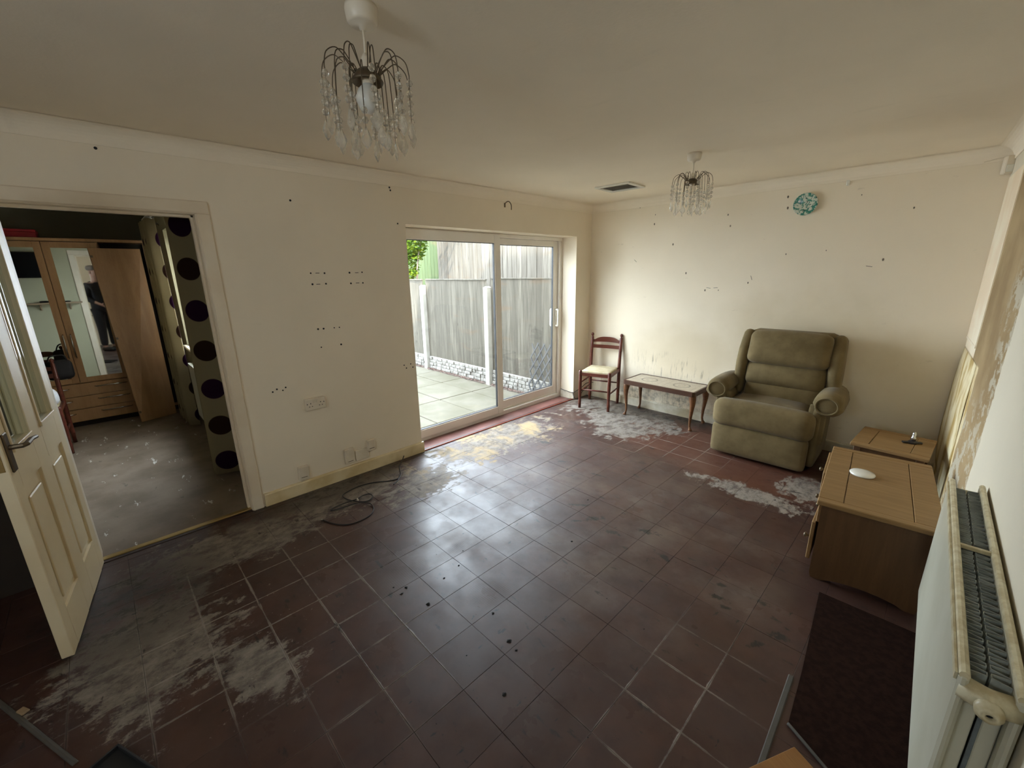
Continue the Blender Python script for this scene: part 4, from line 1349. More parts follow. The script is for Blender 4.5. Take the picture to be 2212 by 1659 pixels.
cab = thing('aerial_cable', 'black cable lying in loose loops on the floor below the sockets', 'cable', (0, 0, 0))
path = [(0.019, 2.15, 0.03), (0.05, 2.112, 0.006), (0.147, 2.029, 0.005), (0.271, 1.97, 0.005), (0.328, 1.912, 0.005), (0.309, 1.84, 0.005), (0.249, 1.75, 0.005), (0.219, 1.647, 0.005), (0.232, 1.545, 0.005), (0.267, 1.480, 0.005),
        (0.346, 1.482, 0.005), (0.434, 1.522, 0.006), (0.484, 1.576, 0.008), (0.452, 1.629, 0.011), (0.405, 1.625, 0.014), (0.396, 1.575, 0.016), (0.414, 1.527, 0.016), (0.397, 1.437, 0.011), (0.396, 1.352, 0.007),
        (0.416, 1.340, 0.006), (0.448, 1.424, 0.010), (0.466, 1.510, 0.013), (0.525, 1.566, 0.011), (0.600, 1.562, 0.006), (0.660, 1.515, 0.005), (0.684, 1.446, 0.005), (0.676, 1.362, 0.005), (0.628, 1.305, 0.005), (0.561, 1.270, 0.005), (0.495, 1.247, 0.005)]
MB().tube(smooth_path(path), 0.0042, 7).build('cable', M['cable'], cab, smooth=True)
MB().tube(smooth_path([(0.271, 1.957, 0.005), (0.345, 1.905, 0.005), (0.392, 1.835, 0.005)]), 0.0038, 7).build('cable', M['cable'], cab, smooth=True)
MB().cbox(0.418, 0.434, 1.520, 1.530, 0.001, 0.024, 0.002).build('cable_tie', PL, cab, fix=False)
MB().lathe([(0.0045, 0), (0.006, 0.004), (0.006, 0.014), (0.003, 0.016)], seg=10).build('plug', M['chrome'], cab, loc=(0.495, 1.247, 0.0055), rot=(PI / 2, 0, -1.1))
c2 = thing('thin_cable', 'thin black cable running along the skirting behind the ladder-back chair', 'cable', (0, 0, 0))
MB().tube(smooth_path([(-0.19, 4.632, 0.105), (-0.10, 4.63, 0.098), (0.0, 4.635, 0.09), (0.022, 4.70, 0.108), (0.020, 4.82, 0.135), (0.03, 4.90, 0.17), (0.11, 4.940, 0.19)]), 0.004, 6).build('cable', M['cable'], c2, smooth=True)
MB().tube(smooth_path([(0.0, 4.64, 0.095), (0.06, 4.61, 0.03), (0.09, 4.66, 0.02), (0.05, 4.78, 0.08), (0.06, 4.88, 0.13)]), 0.004, 6).build('cable', M['cable'], c2, smooth=True)

mv = thing('motion_sensor', 'small cream alarm sensor box high in the far right corner', 'sensor', (3.335, Y1 - 0.001, 2.255), 0.35)
MB().cbox(-0.030, 0.030, -0.052, -0.004, -0.056, 0.056, 0.006).build('case', PL, mv, fix=False)
MB().cbox(-0.022, 0.022, -0.056, -0.051, -0.044, 0.0, 0.003).build('lens', M['white'], mv, fix=False)
MB().tube([(-0.12, -0.002, 0.035), (-0.06, -0.003, 0.048), (-0.02, -0.004, 0.052)], 0.002, 5).build('wire', PL, mv)

# curtain rail hook left on the left wall, wall plate, clear hook
hk = thing('curtain_rail_bracket', 'bent grey curtain rail bracket above the patio door', 'bracket', (0, 3.50, 2.26))
MB().tube(smooth_path([(0.0, -0.018, -0.005), (0.02, -0.018, 0.018), (0.055, -0.012, 0.022), (0.075, -0.002, -0.01), (0.075, 0.0, -0.055)], 4), 0.0045, 6).build('arm', M['bronze'], hk, smooth=True)
MB().cbox(0, 0.004, -0.028, -0.008, -0.025, 0.015, 0.001).build('back_plate', M['bronze'], hk, fix=False)
wp = thing('wall_plate', 'round white plate with teal swirls hung on the far wall', 'plate', (2.216, Y1 - 0.001, 2.143))
wp.rotation_euler = (PI / 2, 0.3, 0)
MB().lathe([(0.045, 0.0), (0.050, 0.006), (0.088, 0.020), (0.090, 0.023), (0.087, 0.024), (0.052, 0.010), (0.002, 0.009)], seg=36).build('glazed_dish', M['plate'], wp, smooth=True)
ph = thing('picture_hook', 'tiny clear plastic hook high on the far wall right of the plate', 'hook', (2.485, Y1 - 0.001, 2.275))
MB().cbox(-0.012, 0.012, -0.006, 0, -0.022, 0.022, 0.003).tube([(0, -0.006, -0.012), (0, -0.016, -0.014), (0, -0.018, -0.004)], 0.003, 6).build('hook', M['white'], ph, fix=False)

# ================================================================== CEILING VENT AND PENDANTS
ve = thing('ceiling_vent', 'square vent with dirty dark mesh in the ceiling by the patio door', 'vent', (0.886, 4.13, H), 0.04)
b = MB()
vx, vy = 0.178, 0.155
for q in ((-vx, vx, -vy, -vy + 0.032), (-vx, vx, vy - 0.032, vy), (-vx, -vx + 0.032, -vy + 0.032, vy - 0.032), (vx - 0.032, vx, -vy + 0.032, vy - 0.032)):
    b.cbox(q[0], q[1], q[2], q[3], -0.016, 0.0, 0.003)
b.build('frame', M['white'], ve, fix=False)
sm = MB().box(-vx + 0.03, vx - 0.03, -0.0022, 0.0022, -0.0045, -0.0005).mesh('slat', M['vent_grey'])
for k in range(24):
    link('slat', sm, ve, (0, -vy + 0.036 + (2 * vy - 0.072) * k / 23, 0))
MB().box(-vx + 0.032, vx - 0.032, -vy + 0.032, vy - 0.032, -0.0004, 0.0).build('mesh_backing', M['black'], ve, fix=False)

bead_me = MB().lathe([(0.001, -0.0095), (0.0062, -0.008), (0.0102, 0.0), (0.0062, 0.008), (0.001, 0.0095)], seg=8).mesh('bead', M['crystal'])
drop_me = MB().lathe([(0.0008, 0.032), (0.003, 0.026), (0.0115, 0.0), (0.0122, -0.007), (0.007, -0.020), (0.0008, -0.029)], seg=6).mesh('drop', M['crystal'])
for v_ in drop_me.vertices:
    v_.co.x *= 1.35
    v_.co.y *= 0.55


def make_pendant(label, x, y, bulb):
    p = thing('crystal_pendant_light', label, 'pendant light', (x, y, H), 0.2 if bulb else 0.9, 'crystal pendant lights')
    MB().lathe([(0.045, 0.0), (0.047, -0.012), (0.043, -0.04), (0.036, -0.047), (0.012, -0.050), (0.009, -0.060)], seg=24).build('ceiling_rose', PL, p, smooth=True)
    MB().tube([(0, 0, -0.058), (0.0015, 0, -0.09), (0, 0, -0.125)], 0.0035, 6).build('flex', PL, p, smooth=True)
    MB().lathe([(0.006, -0.118), (0.012, -0.130), (0.018, -0.150), (0.019, -0.185), (0.016, -0.20)], seg=16).build('lamp_holder', PL, p, smooth=True)
    MB().lathe([(0.020, -0.158), (0.030, -0.166), (0.047, -0.190), (0.044, -0.196), (0.028, -0.176), (0.019, -0.170)], seg=24, cap=False).build('ring', M['bronze'], p, smooth=True)
    if bulb:
        MB().lathe([(0.013, -0.192), (0.017, -0.200), (0.030, -0.214), (0.038, -0.232), (0.038, -0.246), (0.030, -0.264), (0.014, -0.274), (0.001, -0.277)], seg=20).build('bulb', M['bulb'], p, smooth=True)
    sets = [(11, 0.128, -0.128, -0.190, 4, 0.0), (9, 0.098, -0.125, -0.248, 3, 0.26), (6, 0.055, -0.150, -0.272, 2, 0.1)]
    for n, R_, zt, ze, nb, ph_ in sets:
        for k in range(n):
            a = 2 * PI * k / n + ph_ + random.uniform(-0.05, 0.05)
            ca, sa = math.cos(a), math.sin(a)
            pr = smooth_path([(0.034, 0, -0.172), (R_ * 0.45 + 0.012, 0, zt - 0.012), (R_ * 0.72, 0, zt), (R_ * 0.93, 0, zt - 0.018), (R_, 0, ze + 0.012), (R_, 0, ze)], 4)
            ap = [(q.x * ca, q.x * sa, q.z) for q in pr]
            MB().tube(ap, 0.0016, 5).build('wire_arm', M['bronze'], p, smooth=True)
            sp = 0.0262
            L_ = nb * sp
            zz = -0.004
            w_ = MB().tube([(0, 0, 0), (0, 0, -L_ - 0.012)], 0.0009, 4)
            s_ = w_.build('crystal_strand', M['bronze'], p, loc=(R_ * ca, R_ * sa, ze), rot=(random.uniform(-0.03, 0.03), random.uniform(-0.03, 0.03), a + random.uniform(-0.5, 0.5)))
            for q in range(nb):
                link('bead', bead_me, s_, (0, 0, -0.012 - q * sp))
            link('drop', drop_me, s_, (0, 0, -L_ - 0.034), (0, 0, random.uniform(0, 3.1)))
    return p


make_pendant('crystal pendant light with a round frosted bulb, nearest the camera', 1.876, 1.135, True)
make_pendant('crystal pendant light without a bulb, near the far wall', 1.848, 3.50, False)

# ================================================================== loose things on the floor
ms = thing('metal_strip', 'narrow grey metal strip lying on the dark floor at the bottom left', 'strip', (0.42, -0.345, 0.001), math.atan2(0.213, 0.502))
MB().prism([(-0.009, 0), (-0.007, 0.003), (0, 0.005), (0.007, 0.003), (0.009, 0)], 0, 1.05, 'x').build('strip', M['alu'], ms)
wb = thing('wood_offcut', 'small pale wood offcut beside the grey metal strip', 'offcut', (0.985, -0.085, 0.0), 0.5)
MB().cbox(-0.02, 0.02, -0.012, 0.012, 0, 0.010, 0.003).build('block', M['shelf'], wb, fix=False)
bt = thing('black_tray', 'black open plastic tray with a grey rim at the bottom left edge', 'tray', (1.585, 0.085, 0.0), 0.42)
MB().box(-0.11, 0.11, -0.15, 0.15, 0, 0.004).build('base', M['black'], bt, fix=False)
MB().cbox(-0.11, -0.103, -0.15, 0.15, 0.004, 0.022, 0.002).cbox(0.103, 0.11, -0.15, 0.15, 0.004, 0.022, 0.002).cbox(-0.103, 0.103, -0.15, -0.143, 0.004, 0.022, 0.002).cbox(-0.103, 0.103, 0.143, 0.15, 0.004, 0.022, 0.002).build('rim', M['gasket'], bt, fix=False)
co = thing('carpet_offcut', 'dark brown carpet offcut on the floor between cabinet and radiator', 'carpet', (0, 0, 0))
MB().prism([(3.015, 2.80), (3.062, 2.22), (3.078, 1.945), (3.28, 1.83), (3.46, 1.78), (3.465, 2.80)], 0.0002, 0.006).build('pile', M['mat_dark'], co)
MB().tube(smooth_path([(3.078, 1.94, 0.006), (3.14, 1.90, 0.010), (3.21, 1.862, 0.006), (3.28, 1.825, 0.009), (3.40, 1.792, 0.006)]), 0.006, 6).build('frayed_edge', M['alu'], co, smooth=True)
gs = thing('threshold_bar', 'dull grey threshold bar on the tiles beside the carpet offcut', 'strip', (3.036, 2.17, 0), -PI / 2 + 0.03)
MB().prism([(-0.010, 0), (-0.007, 0.004), (0.007, 0.004), (0.010, 0)], 0, 0.62, 'x').build('bar', M['alu'], gs)
ob = thing('plywood_offcut', 'orange plywood board lying at the bottom edge under the radiator', 'board', (3.115, 1.865, 0), -0.46)
MB().cbox(0, 0.30, -0.34, 0, 0, 0.010, 0.002).build('board', M['orange_board'], ob, fix=False)
b = MB()
rg = random.Random(5)
spots_ = [(1.545, 1.50, 1.0), (1.41, 1.27, 0.8), (1.46, 1.315, 1.3), (1.52, 1.62, 0.9)]
for u_, v_, s_ in ((925, 1305, 1.5), (868, 1283, 1.2), (1235, 1170, 1.1), (1065, 1325, 1.0), (1100, 1385, 1.4), (1115, 1405, 0.8), (1090, 1500, 1.2), (1270, 1080, 0.7), (1000, 1190, 0.6)):
    d_ = fwd + r2 * ((u_ - 1106) / F_PX) - u2 * ((v_ - 829.5) / F_PX)
    q_ = CAM - d_ * (CAM.z / d_.z)
    spots_.append((q_.x, q_.y, s_))
for k in range(70):
    spots_.append((rg.uniform(0.15, 2.7), rg.uniform(0.6, 4.6), rg.uniform(0.15, 0.45)))
for x, y, s_ in spots_:
    r0 = 0.0085 * s_
    ring = [(x + r0 * rg.uniform(0.5, 1.2) * math.cos(a), y + r0 * rg.uniform(0.5, 1.4) * math.sin(a), 0.0006) for a in [0, 1.05, 2.1, 3.14, 4.2, 5.24]]
    b.add(ring + [(x, y, 0.0006 + r0 * 0.6)], [(0, 1, 6), (1, 2, 6), (2, 3, 6), (3, 4, 6), (4, 5, 6), (5, 0, 6), (5, 4, 3, 2, 1, 0)])
tag(b.build('floor_grit', M['black'], fix=False), 'black crumbs and grit scattered over the tiled floor', 'grit', kind='stuff')

# ================================================================== BEDROOM beyond the doorway
wd = thing('wardrobe', 'beech effect wardrobe with two mirrored doors, drawers and an open dark compartment', 'wardrobe', (-3.378, 0.14, 0), -0.026)
wm = M['wardrobe']
WL, WR, WD_ = -0.74, 0.815, 0.56
b = MB()
b.box(-WD_, -0.02, WL, WL + 0.02, 0.0, 2.0).box(-WD_, -0.02, WR - 0.02, WR, 0.0, 2.0).box(-WD_, -0.02, 0.402, 0.42, 0.06, 2.0)
b.box(-WD_, -WD_ + 0.01, WL + 0.02, WR - 0.02, 0.06, 2.0).box(-WD_ + 0.01, -0.02, WL + 0.02, WR - 0.02, 0.06, 0.078).box(-WD_ + 0.01, -0.02, WL + 0.02, 0.402, 0.492, 0.508)
b.build('carcass', wm, wd, fix=False)
MB().cbox(-WD_, 0.012, WL - 0.01, WR + 0.01, 2.0, 2.032, 0.004).build('cornice', wm, wd, fix=False)
MB().box(-WD_ + 0.02, -0.05, WL + 0.02, WR - 0.02, 0, 0.058).build('plinth', M['dark_inside'], wd, fix=False)
MB().box(-0.10, -0.09, 0.43, WR - 0.022, 0.08, 1.99).build('compartment_shade', M['dark_inside'], wd, fix=False)  # dark sheet standing in for the shade inside the open compartment
for y0, y1, my0, my1, hy in ((WL + 0.005, -0.447, -0.67, -0.52, -0.47), (-0.443, -0.010, -0.385, -0.066, -0.036), (-0.006, 0.408, 0.054, 0.352, 0.022)):
    d = MB()
    d.cbox(-0.02, 0, y0, my0, 0.50, 1.995, 0.002).cbox(-0.02, 0, my1, y1, 0.50, 1.995, 0.002).cbox(-0.02, 0, my0, my1, 0.50, 0.556, 0.002).cbox(-0.02, 0, my0, my1, 1.935, 1.995, 0.002)
    do = d.build('mirror_door', wm, wd, fix=False)
    MB().box(-0.012, -0.003, my0 - 0.002, my1 + 0.002, 0.554, 1.937).build('mirror', M['mirror'], do, fix=False)
    MB().tube([(0, hy, 0.78), (0.022, hy, 0.79), (0.022, hy, 1.03), (0, hy, 1.04)], 0.006, 8).build('handle', M['chrome'], do, smooth=True)
for z0, z1 in ((0.064, 0.203), (0.207, 0.346), (0.350, 0.489)):
    dd = MB().cbox(-0.02, 0, WL + 0.005, 0.408, z0, z1, 0.003).build('drawer', wm, wd, fix=False)
    zc = z1 - 0.045
    MB().tube([(0, 0.10, zc), (0.02, 0.11, zc), (0.02, 0.36, zc), (0, 0.37, zc)], 0.006, 8).build('handle', M['chrome'], dd, smooth=True)
    MB().tube([(0, -0.36, zc), (0.02, -0.35, zc), (0.02, -0.12, zc), (0, -0.11, zc)], 0.006, 8).build('handle', M['chrome'], dd, smooth=True)

# detached door leaning on the open compartment
c0, c1, c2_, c3 = Vector((-3.085, 0.545, 0.001)), Vector((-3.205, 0.880, 0.001)), Vector((-3.330, 0.900, 1.935)), Vector((-3.315, 0.475, 1.935))
nn = (c1 - c0).cross(c3 - c0).normalized()
if nn.x < 0:
    nn = -nn
wdoor = thing('loose_wardrobe_door', 'plain beech wardrobe door taken off and leaning at the wardrobe', 'door panel', tuple(c0))
vs_ = [p - c0 for p in (c0, c1, c2_, c3)]
cut = vs_[0] + (vs_[3] - vs_[0]) * 0.05
vs2 = vs_ + [p - nn * 0.018 for p in vs_]
MB().add(vs2, [(0, 1, 2, 3), (7, 6, 5, 4), (0, 4, 5, 1), (1, 5, 6, 2), (2, 6, 7, 3), (3, 7, 4, 0)]).build('panel', wm, wdoor)
ex = (c1 - c0).normalized()
ey = (c3 - c0).normalized()
for t in (0.06, 0.5, 0.955):
    p = (vs_[3] - vs_[0]) * t + ex * 0.035
    Mx = Matrix((ex, nn.cross(ex), nn)).transposed().to_4x4()
    Mx.translation = p
    MB().lathe([(0.017, 0.0), (0.017, 0.002), (0.012, 0.003)], seg=12, M=Mx).cbox(-0.035, 0.0, -0.012, 0.012, 0.001, 0.006, 0.001, M=Mx).build('hinge', M['bronze'], wdoor)

rb = thing('red_box', 'flat red box lying on top of the wardrobe', 'box', (-3.62, -0.08, 2.0325))
MB().cbox(-0.16, 0.16, -0.22, 0.20, 0, 0.058, 0.004).build('box_base', M['red_box'], rb, fix=False)
MB().cbox(-0.163, 0.163, -0.223, 0.203, 0.0585, 0.082, 0.004).build('lid', M['red_box'], rb, fix=False)


def curtain(name, label, plan, z0, z1, u_off):
    """cloth hung along a folded plan path; u of the UV map is metres of cloth, so the print is not stretched"""
    P_ = smooth_path([(x, y, 0) for x, y in plan], 7)
    c = sum((Vector(p) for p in P_), Vector()) / len(P_)
    o = thing(name, label, 'curtain', (c.x, c.y, 0), 0, 'dotted bedroom curtains')
    n = len(P_) - 1
    arc = [0.0]
    for k in range(n):
        arc.append(arc[-1] + (P_[k + 1] - P_[k]).length)
    nv = 8
    b = MB()
    b.grid(lambda u, v: (P_[round(u * n)].x - c.x, (P_[round(u * n)].y - c.y) * (0.75 + 0.25 * (1 - v)), z0 + (z1 - z0) * v), n, nv)
    cl = b.build('cloth', M['curtain'], o, smooth=True, fix=False)
    uv = cl.data.uv_layers.new(name='UVMap')
    for lp in cl.data.loops:
        k, j_ = lp.vertex_index % (n + 1), lp.vertex_index // (n + 1)
        uv.data[lp.index].uv = (arc[k] + u_off, z0 + (z1 - z0) * j_ / nv)
    md = cl.modifiers.new('s', 'SOLIDIFY')
    md.thickness = 0.003
    for k in range(2, n - 1, 7):
        x = P_[k].x - c.x
        MB().tube([(x + 0.003, 0.965 - c.y + 0.026 * math.cos(a), z1 + 0.022 + 0.026 * math.sin(a)) for a in [2 * PI * q / 14 for q in range(14)]], 0.004, 6, closed=True).build('eyelet', M['chrome'], o, smooth=True)
    return o


curtain('eyelet_curtain', 'dark backlit dotted curtain nearest the doorway', [(-0.46, 1.02), (-0.62, 1.05), (-0.70, 1.03), (-0.775, 0.862), (-0.86, 0.93), (-0.90, 1.04), (-0.97, 0.90), (-1.06, 1.03)], 0.04, 2.180, 0.0)
curtain('eyelet_curtain', 'sunlit cream curtain with plum dots beside the wardrobe', [(-2.34, 1.00), (-2.42, 0.905), (-2.50, 1.02), (-2.58, 0.90), (-2.66, 1.02), (-2.74, 0.89), (-2.82, 1.02), (-2.90, 0.89), (-2.98, 1.00)], 0.04, 2.180, 0.05)
cp = thing('curtain_pole', 'chrome curtain pole over the bedroom window', 'curtain pole', (0, 0, 0))
MB().tube([(-3.2, 0.965, 2.202), (-1.7, 0.965, 2.202), (-0.35, 0.965, 2.202)], 0.012, 10).build('pole', M['chrome'], cp, smooth=True)
for x in (-3.15, -0.40):
    MB().tube([(x, 0.965, 2.202), (x, 1.10, 2.202)], 0.008, 8).lathe([(0.022, 0), (0.022, 0.006)], (0, 0, 0), 12, M=Matrix.Translation((x, 1.10, 2.202)) @ Matrix.Rotation(PI / 2, 4, 'X')).build('bracket', M['chrome'], cp, smooth=True)

br = thing('bedroom_radiator', 'white bedroom radiator under the window between the curtains', 'radiator', (-1.72, 1.045, 0))
MB().cbox(-0.55, 0.55, -0.05, -0.03, 0.17, 0.74, 0.006).build('front_panel', M['radiator'], br, fix=False)
MB().cbox(-0.55, 0.55, 0.01, 0.03, 0.17, 0.74, 0.006).build('back_panel', M['radiator'], br, fix=False)
b = MB()
for k in range(28):
    x = -0.54 + 1.08 * k / 27
    b.box(x - 0.008, x + 0.008, -0.03, 0.01, 0.728, 0.742)
b.box(-0.55, 0.55, -0.052, -0.03, 0.7405, 0.7455).box(-0.55, 0.55, 0.01, 0.032, 0.7405, 0.7455)
b.build('top_grille', M['radiator'], br, fix=False)
for x in (-0.45, 0.45):
    MB().box(x - 0.015, x + 0.015, 0.03, 0.050, 0.3, 0.65).build('wall_bracket', M['radiator'], br, fix=False)

bc = make_chair('dark ladder-back chair with a white pillow in the bedroom, beside the open door', (-2.42, -0.19, 0), PI / 2 - 0.03)
pi_ = thing('white_pillow', 'white pillow on the seat of the dark bedroom chair', 'pillow', (-2.575, -0.17, 0.540), 0.1)
MB().soft(0.13, 0.17, 0.062, 0.05, 8, (0, 0, 0.03)).build('pillow_cover', M['pillow'], pi_, smooth=True)
bg_ = thing('black_bag', 'round black bag hanging on the back of the bedroom chair', 'bag', (-2.925, 0.035, 0.735), 0.15)
MB().soft(0.05, 0.10, 0.10, 0.05, 7, (0.01, 0, 0)).build('bag_body', M['black_cloth'], bg_, smooth=True)
MB().tube(smooth_path([(0.0, -0.07, 0.08), (0.05, -0.05, 0.145), (0.07, 0.0, 0.155), (0.05, 0.05, 0.145), (0.0, 0.07, 0.08)], 4), 0.007, 6).build('strap', M['black_cloth'], bg_, smooth=True)

# seen only in the wardrobe mirrors: screen and shelf on the dividing wall
tv = thing('wall_television', 'black television on the pale green wall, seen in the left mirror', 'television', (-0.152, -0.60, 1.83))
MB().cbox(-0.045, 0, -0.10, 0.10, -0.10, 0.10, 0.004).build('wall_mount', M['black'], tv, fix=False)
MB().cbox(-0.085, -0.0455, -0.35, 0.35, -0.19, 0.19, 0.006).build('screen_case', M['tv'], tv, fix=False)
MB().box(-0.0865, -0.0852, -0.34, 0.34, -0.165, 0.18).build('screen', M['tv'], tv, fix=False)
sh = thing('wall_shelf', 'pale wooden shelf on the green wall, seen in both mirrors', 'shelf', (-0.152, -0.20, 1.255))
MB().cbox(-0.15, 0, -0.31, 0.31, -0.011, 0.011, 0.002).build('board', M['shelf'], sh, fix=False)
for y in (-0.16, 0.16):
    MB().box(-0.012, 0, y - 0.01, y + 0.01, -0.11, -0.0115).tube([(-0.006, y, -0.10), (-0.10, y, -0.0125)], 0.006, 6).build('bracket', M['shelf'], sh)
for q, (y, s) in enumerate(((-0.30, 1), (-0.06, 0.9))):
    rc = thing('set_top_box' if q == 0 else 'remote_control', ('small black box on the left half of the mirrored shelf', 'black remote control on the right half of the mirrored shelf')[q], ('box', 'remote')[q], (-0.222, y, 1.2672))
    MB().cbox(-0.04, 0.04, -0.05 * s, 0.05 * s, 0, 0.026 if q == 0 else 0.016, 0.004).build('case', M['tv'], rc, fix=False)
    MB().cbox(-0.03, -0.01, -0.03, 0.03, 0.0265 if q == 0 else 0.0165, 0.030 if q == 0 else 0.020, 0.001).build('button', M['gasket'], rc, fix=False)

# ================================================================== OUTSIDE
GZ = -0.18
ground = struct(MB().box(-9.5, WX - 0.001, 1.29, 9.5, GZ - 0.12, GZ - 0.014).build('ground', M['soil']))
rp = random.Random(11)
PX, PY = 0.81, 0.60
slab_n = 0
for i in range(-12, 1):
    for j in range(-5, 3):
        x1 = -0.95 + i * PX + PX
        x0 = x1 - PX
        y0 = 3.77 + j * PY
        y1 = y0 + PY
        x1 = min(x1, WX - 0.03)
        y1 = min(y1, 4.80)
        y0 = max(y0, 1.30)
        if x1 - x0 < 0.1 or y1 - y0 < 0.06 or x0 < -6.5:
            continue
        g = 0.006
        MB().cbox(x0 + g, x1 - g, y0 + g, y1 - g, GZ - 0.03, GZ + rp.uniform(-0.003, 0.003), 0.006).build('paving_slab', M['paving'], ground, fix=False)

FY = 4.93


def fence_bay(x0, x1, ztop, label, blab):
    p = thing('boarded_fence', label, 'fence', ((x0 + x1) / 2, FY, 0), 0, 'grey boarded fence panels')
    n = 15
    L = x1 - x0
    wv = L / n
    for k in range(n):
        xx = -L / 2 + k * wv
        y = rp.uniform(-0.004, 0.004)
        MB().add([(xx - 0.006, y - 0.010, 0.055), (xx + wv, y - 0.002, 0.055), (xx + wv, y + 0.006, 0.055), (xx - 0.006, y + 0.008, 0.055),
                  (xx - 0.006, y - 0.010, ztop - 0.022 + rp.uniform(-0.004, 0.004)), (xx + wv, y - 0.002, ztop - 0.022), (xx + wv, y + 0.006, ztop - 0.022), (xx - 0.006, y + 0.008, ztop - 0.022)],
                 [(0, 3, 2, 1), (4, 5, 6, 7), (0, 1, 5, 4), (1, 2, 6, 5), (2, 3, 7, 6), (3, 0, 4, 7)]).build('board', M['fence_low'], p, fix=False)
    MB().cbox(-L / 2, L / 2, -0.025, 0.02, ztop - 0.02, ztop, 0.003).build('capping', M['fence_low'], p, fix=False)
    for z in (0.25, 0.8, 1.3):
        MB().box(-L / 2, L / 2, 0.012, 0.045, z - 0.03, z + 0.03).build('back_rail', M['fence_low'], p, fix=False)
    g = thing('gravel_board', blab, 'kerb', ((x0 + x1) / 2, FY, 0), 0, 'stone faced gravel boards under the fence')
    MB().box(-L / 2, L / 2, -0.012, 0.03, GZ - 0.10, 0.053).build('slab', M['concrete_white'], g, fix=False)
    rows = 4
    for r in range(rows):
        x = -L / 2 + 0.005
        zz0 = GZ + 0.0 + r * (0.053 - GZ) / rows
        zz1 = zz0 + (0.053 - GZ) / rows - 0.006
        while x < L / 2 - 0.02:
            wv_ = rp.uniform(0.07, 0.17)
            xe = min(x + wv_, L / 2 - 0.004)
            d = rp.uniform(0.012, 0.034)
            MB().cbox(x, xe - 0.006, -0.012 - d, -0.0122, zz0, zz1 + rp.uniform(-0.003, 0.002), 0.008).build('stone', M['stone'], g, fix=False)
            x = xe
    return p


fence_bay(-1.86, -0.06, 1.535, 'grey boarded fence panel behind the lattice, nearest the house', 'stone faced gravel board nearest the house')
fence_bay(-3.70, -1.98, 1.515, 'grey boarded fence panel between the two white posts', 'stone faced gravel board between the two white posts')
fence_bay(-5.54, -3.82, 1.51, 'grey boarded fence panel beyond the left white post', 'stone faced gravel board beyond the left white post')
for x, lab in ((-1.92, 'white concrete fence post right of the pair, nearer the house'), (-3.76, 'white concrete fence post left of the pair')):
    po = thing('fence_post', lab, 'post', (x, FY - 0.035, 0), 0, 'white concrete fence posts')
    MB().cbox(-0.047, 0.047, -0.055, 0.055, GZ - 0.06, 1.38, 0.008).build('shaft', M['concrete_white'], po, fix=False)
    MB().add([(-0.047, -0.055, 1.3805), (0.047, -0.055, 1.3805), (0.047, 0.055, 1.3805), (-0.047, 0.055, 1.3805), (-0.02, -0.02, 1.405), (0.02, -0.02, 1.405), (0.02, 0.02, 1.405), (-0.02, 0.02, 1.405)],
             [(0, 3, 2, 1), (4, 5, 6, 7), (0, 1, 5, 4), (1, 2, 6, 5), (2, 3, 7, 6), (3, 0, 4, 7)]).build('cap', M['concrete_white'], po)

# leaf litter against the fence: uncountable
b = MB()
for k in range(1500):
    x, y = rp.uniform(-5.0, -0.35), FY - 0.075 - abs(rp.gauss(0, 0.035))
    if abs(x + 1.92) < 0.08 or abs(x + 3.76) < 0.08:
        continue
    a, s = rp.uniform(0, 6.28), rp.uniform(0.008, 0.02)
    z = GZ + 0.002 + rp.uniform(0, 0.02)
    ca, sa = math.cos(a) * s, math.sin(a) * s
    b.add([(x + ca, y + sa, z), (x - sa * 0.5, y + ca * 0.5, z + rp.uniform(-0.004, 0.008)), (x - ca, y - sa, z), (x + sa * 0.5, y - ca * 0.5, z + rp.uniform(-0.004, 0.008))], [(0, 1, 2, 3)])
lo_ = b.build('leaf_litter', M['litter'], fix=False)
tag(lo_, 'reddish dry leaf litter along the foot of the fence', 'leaves', kind='stuff')

# taller neighbouring fence behind
HY = 6.1
nf = thing('tall_fence', 'taller pale boarded fence behind the grey fence panels', 'fence', (-3.4, HY, 0), 0)
xs = -4.95
x = xs
while x < 3.2:
    wv = 0.125
    zt = 2.78 if x > -4.45 else 2.46 + 0.0 * x
    zt = min(2.78, 2.50 + max(0, x + 4.95) * 0.28)
    y = rp.uniform(-0.006, 0.006)
    MB().cbox(x + 3.4, x + 3.4 + wv - 0.004, y - 0.011, y + 0.011, -0.3, zt, 0.003).build('board', M['fence_high'], nf, fix=False)
    x += wv
MB().box(-1.55, 6.6, 0.018, 0.06, 0.4, 0.5).box(-1.55, 6.6, 0.018, 0.06, 1.9, 2.0).build('back_rail', M['fence_high'], nf, fix=False)
nf2 = thing('side_fence', 'green stained fence behind the ivy, left of the tall pale fence', 'fence', (-7.0, 6.35, 0), 0.05)
gmat = make_fence('green_grey_boards', (0.035, 0.05, 0.020), (0.065, 0.085, 0.036))
for k in range(26):
    MB().cbox(k * 0.125 - 1.2, k * 0.125 - 1.08, -0.011, 0.011, -0.3, 2.50, 0.003).build('board', gmat, nf2, fix=False)

iv = thing('ivy_bush', 'bright yellow-green ivy bush over the left end of the fence', 'shrub', (-4.6, 5.45, 0))
MB().tube(smooth_path([(-0.4, 0.0, -0.2), (-0.35, 0.05, 0.9), (-0.2, 0.0, 1.7), (-0.1, 0.1, 2.4)]), [0.03] * 6 + [0.025] * 6 + [0.015] * 7, 7).build('stem', M['soil'], iv, smooth=True)
b = MB()


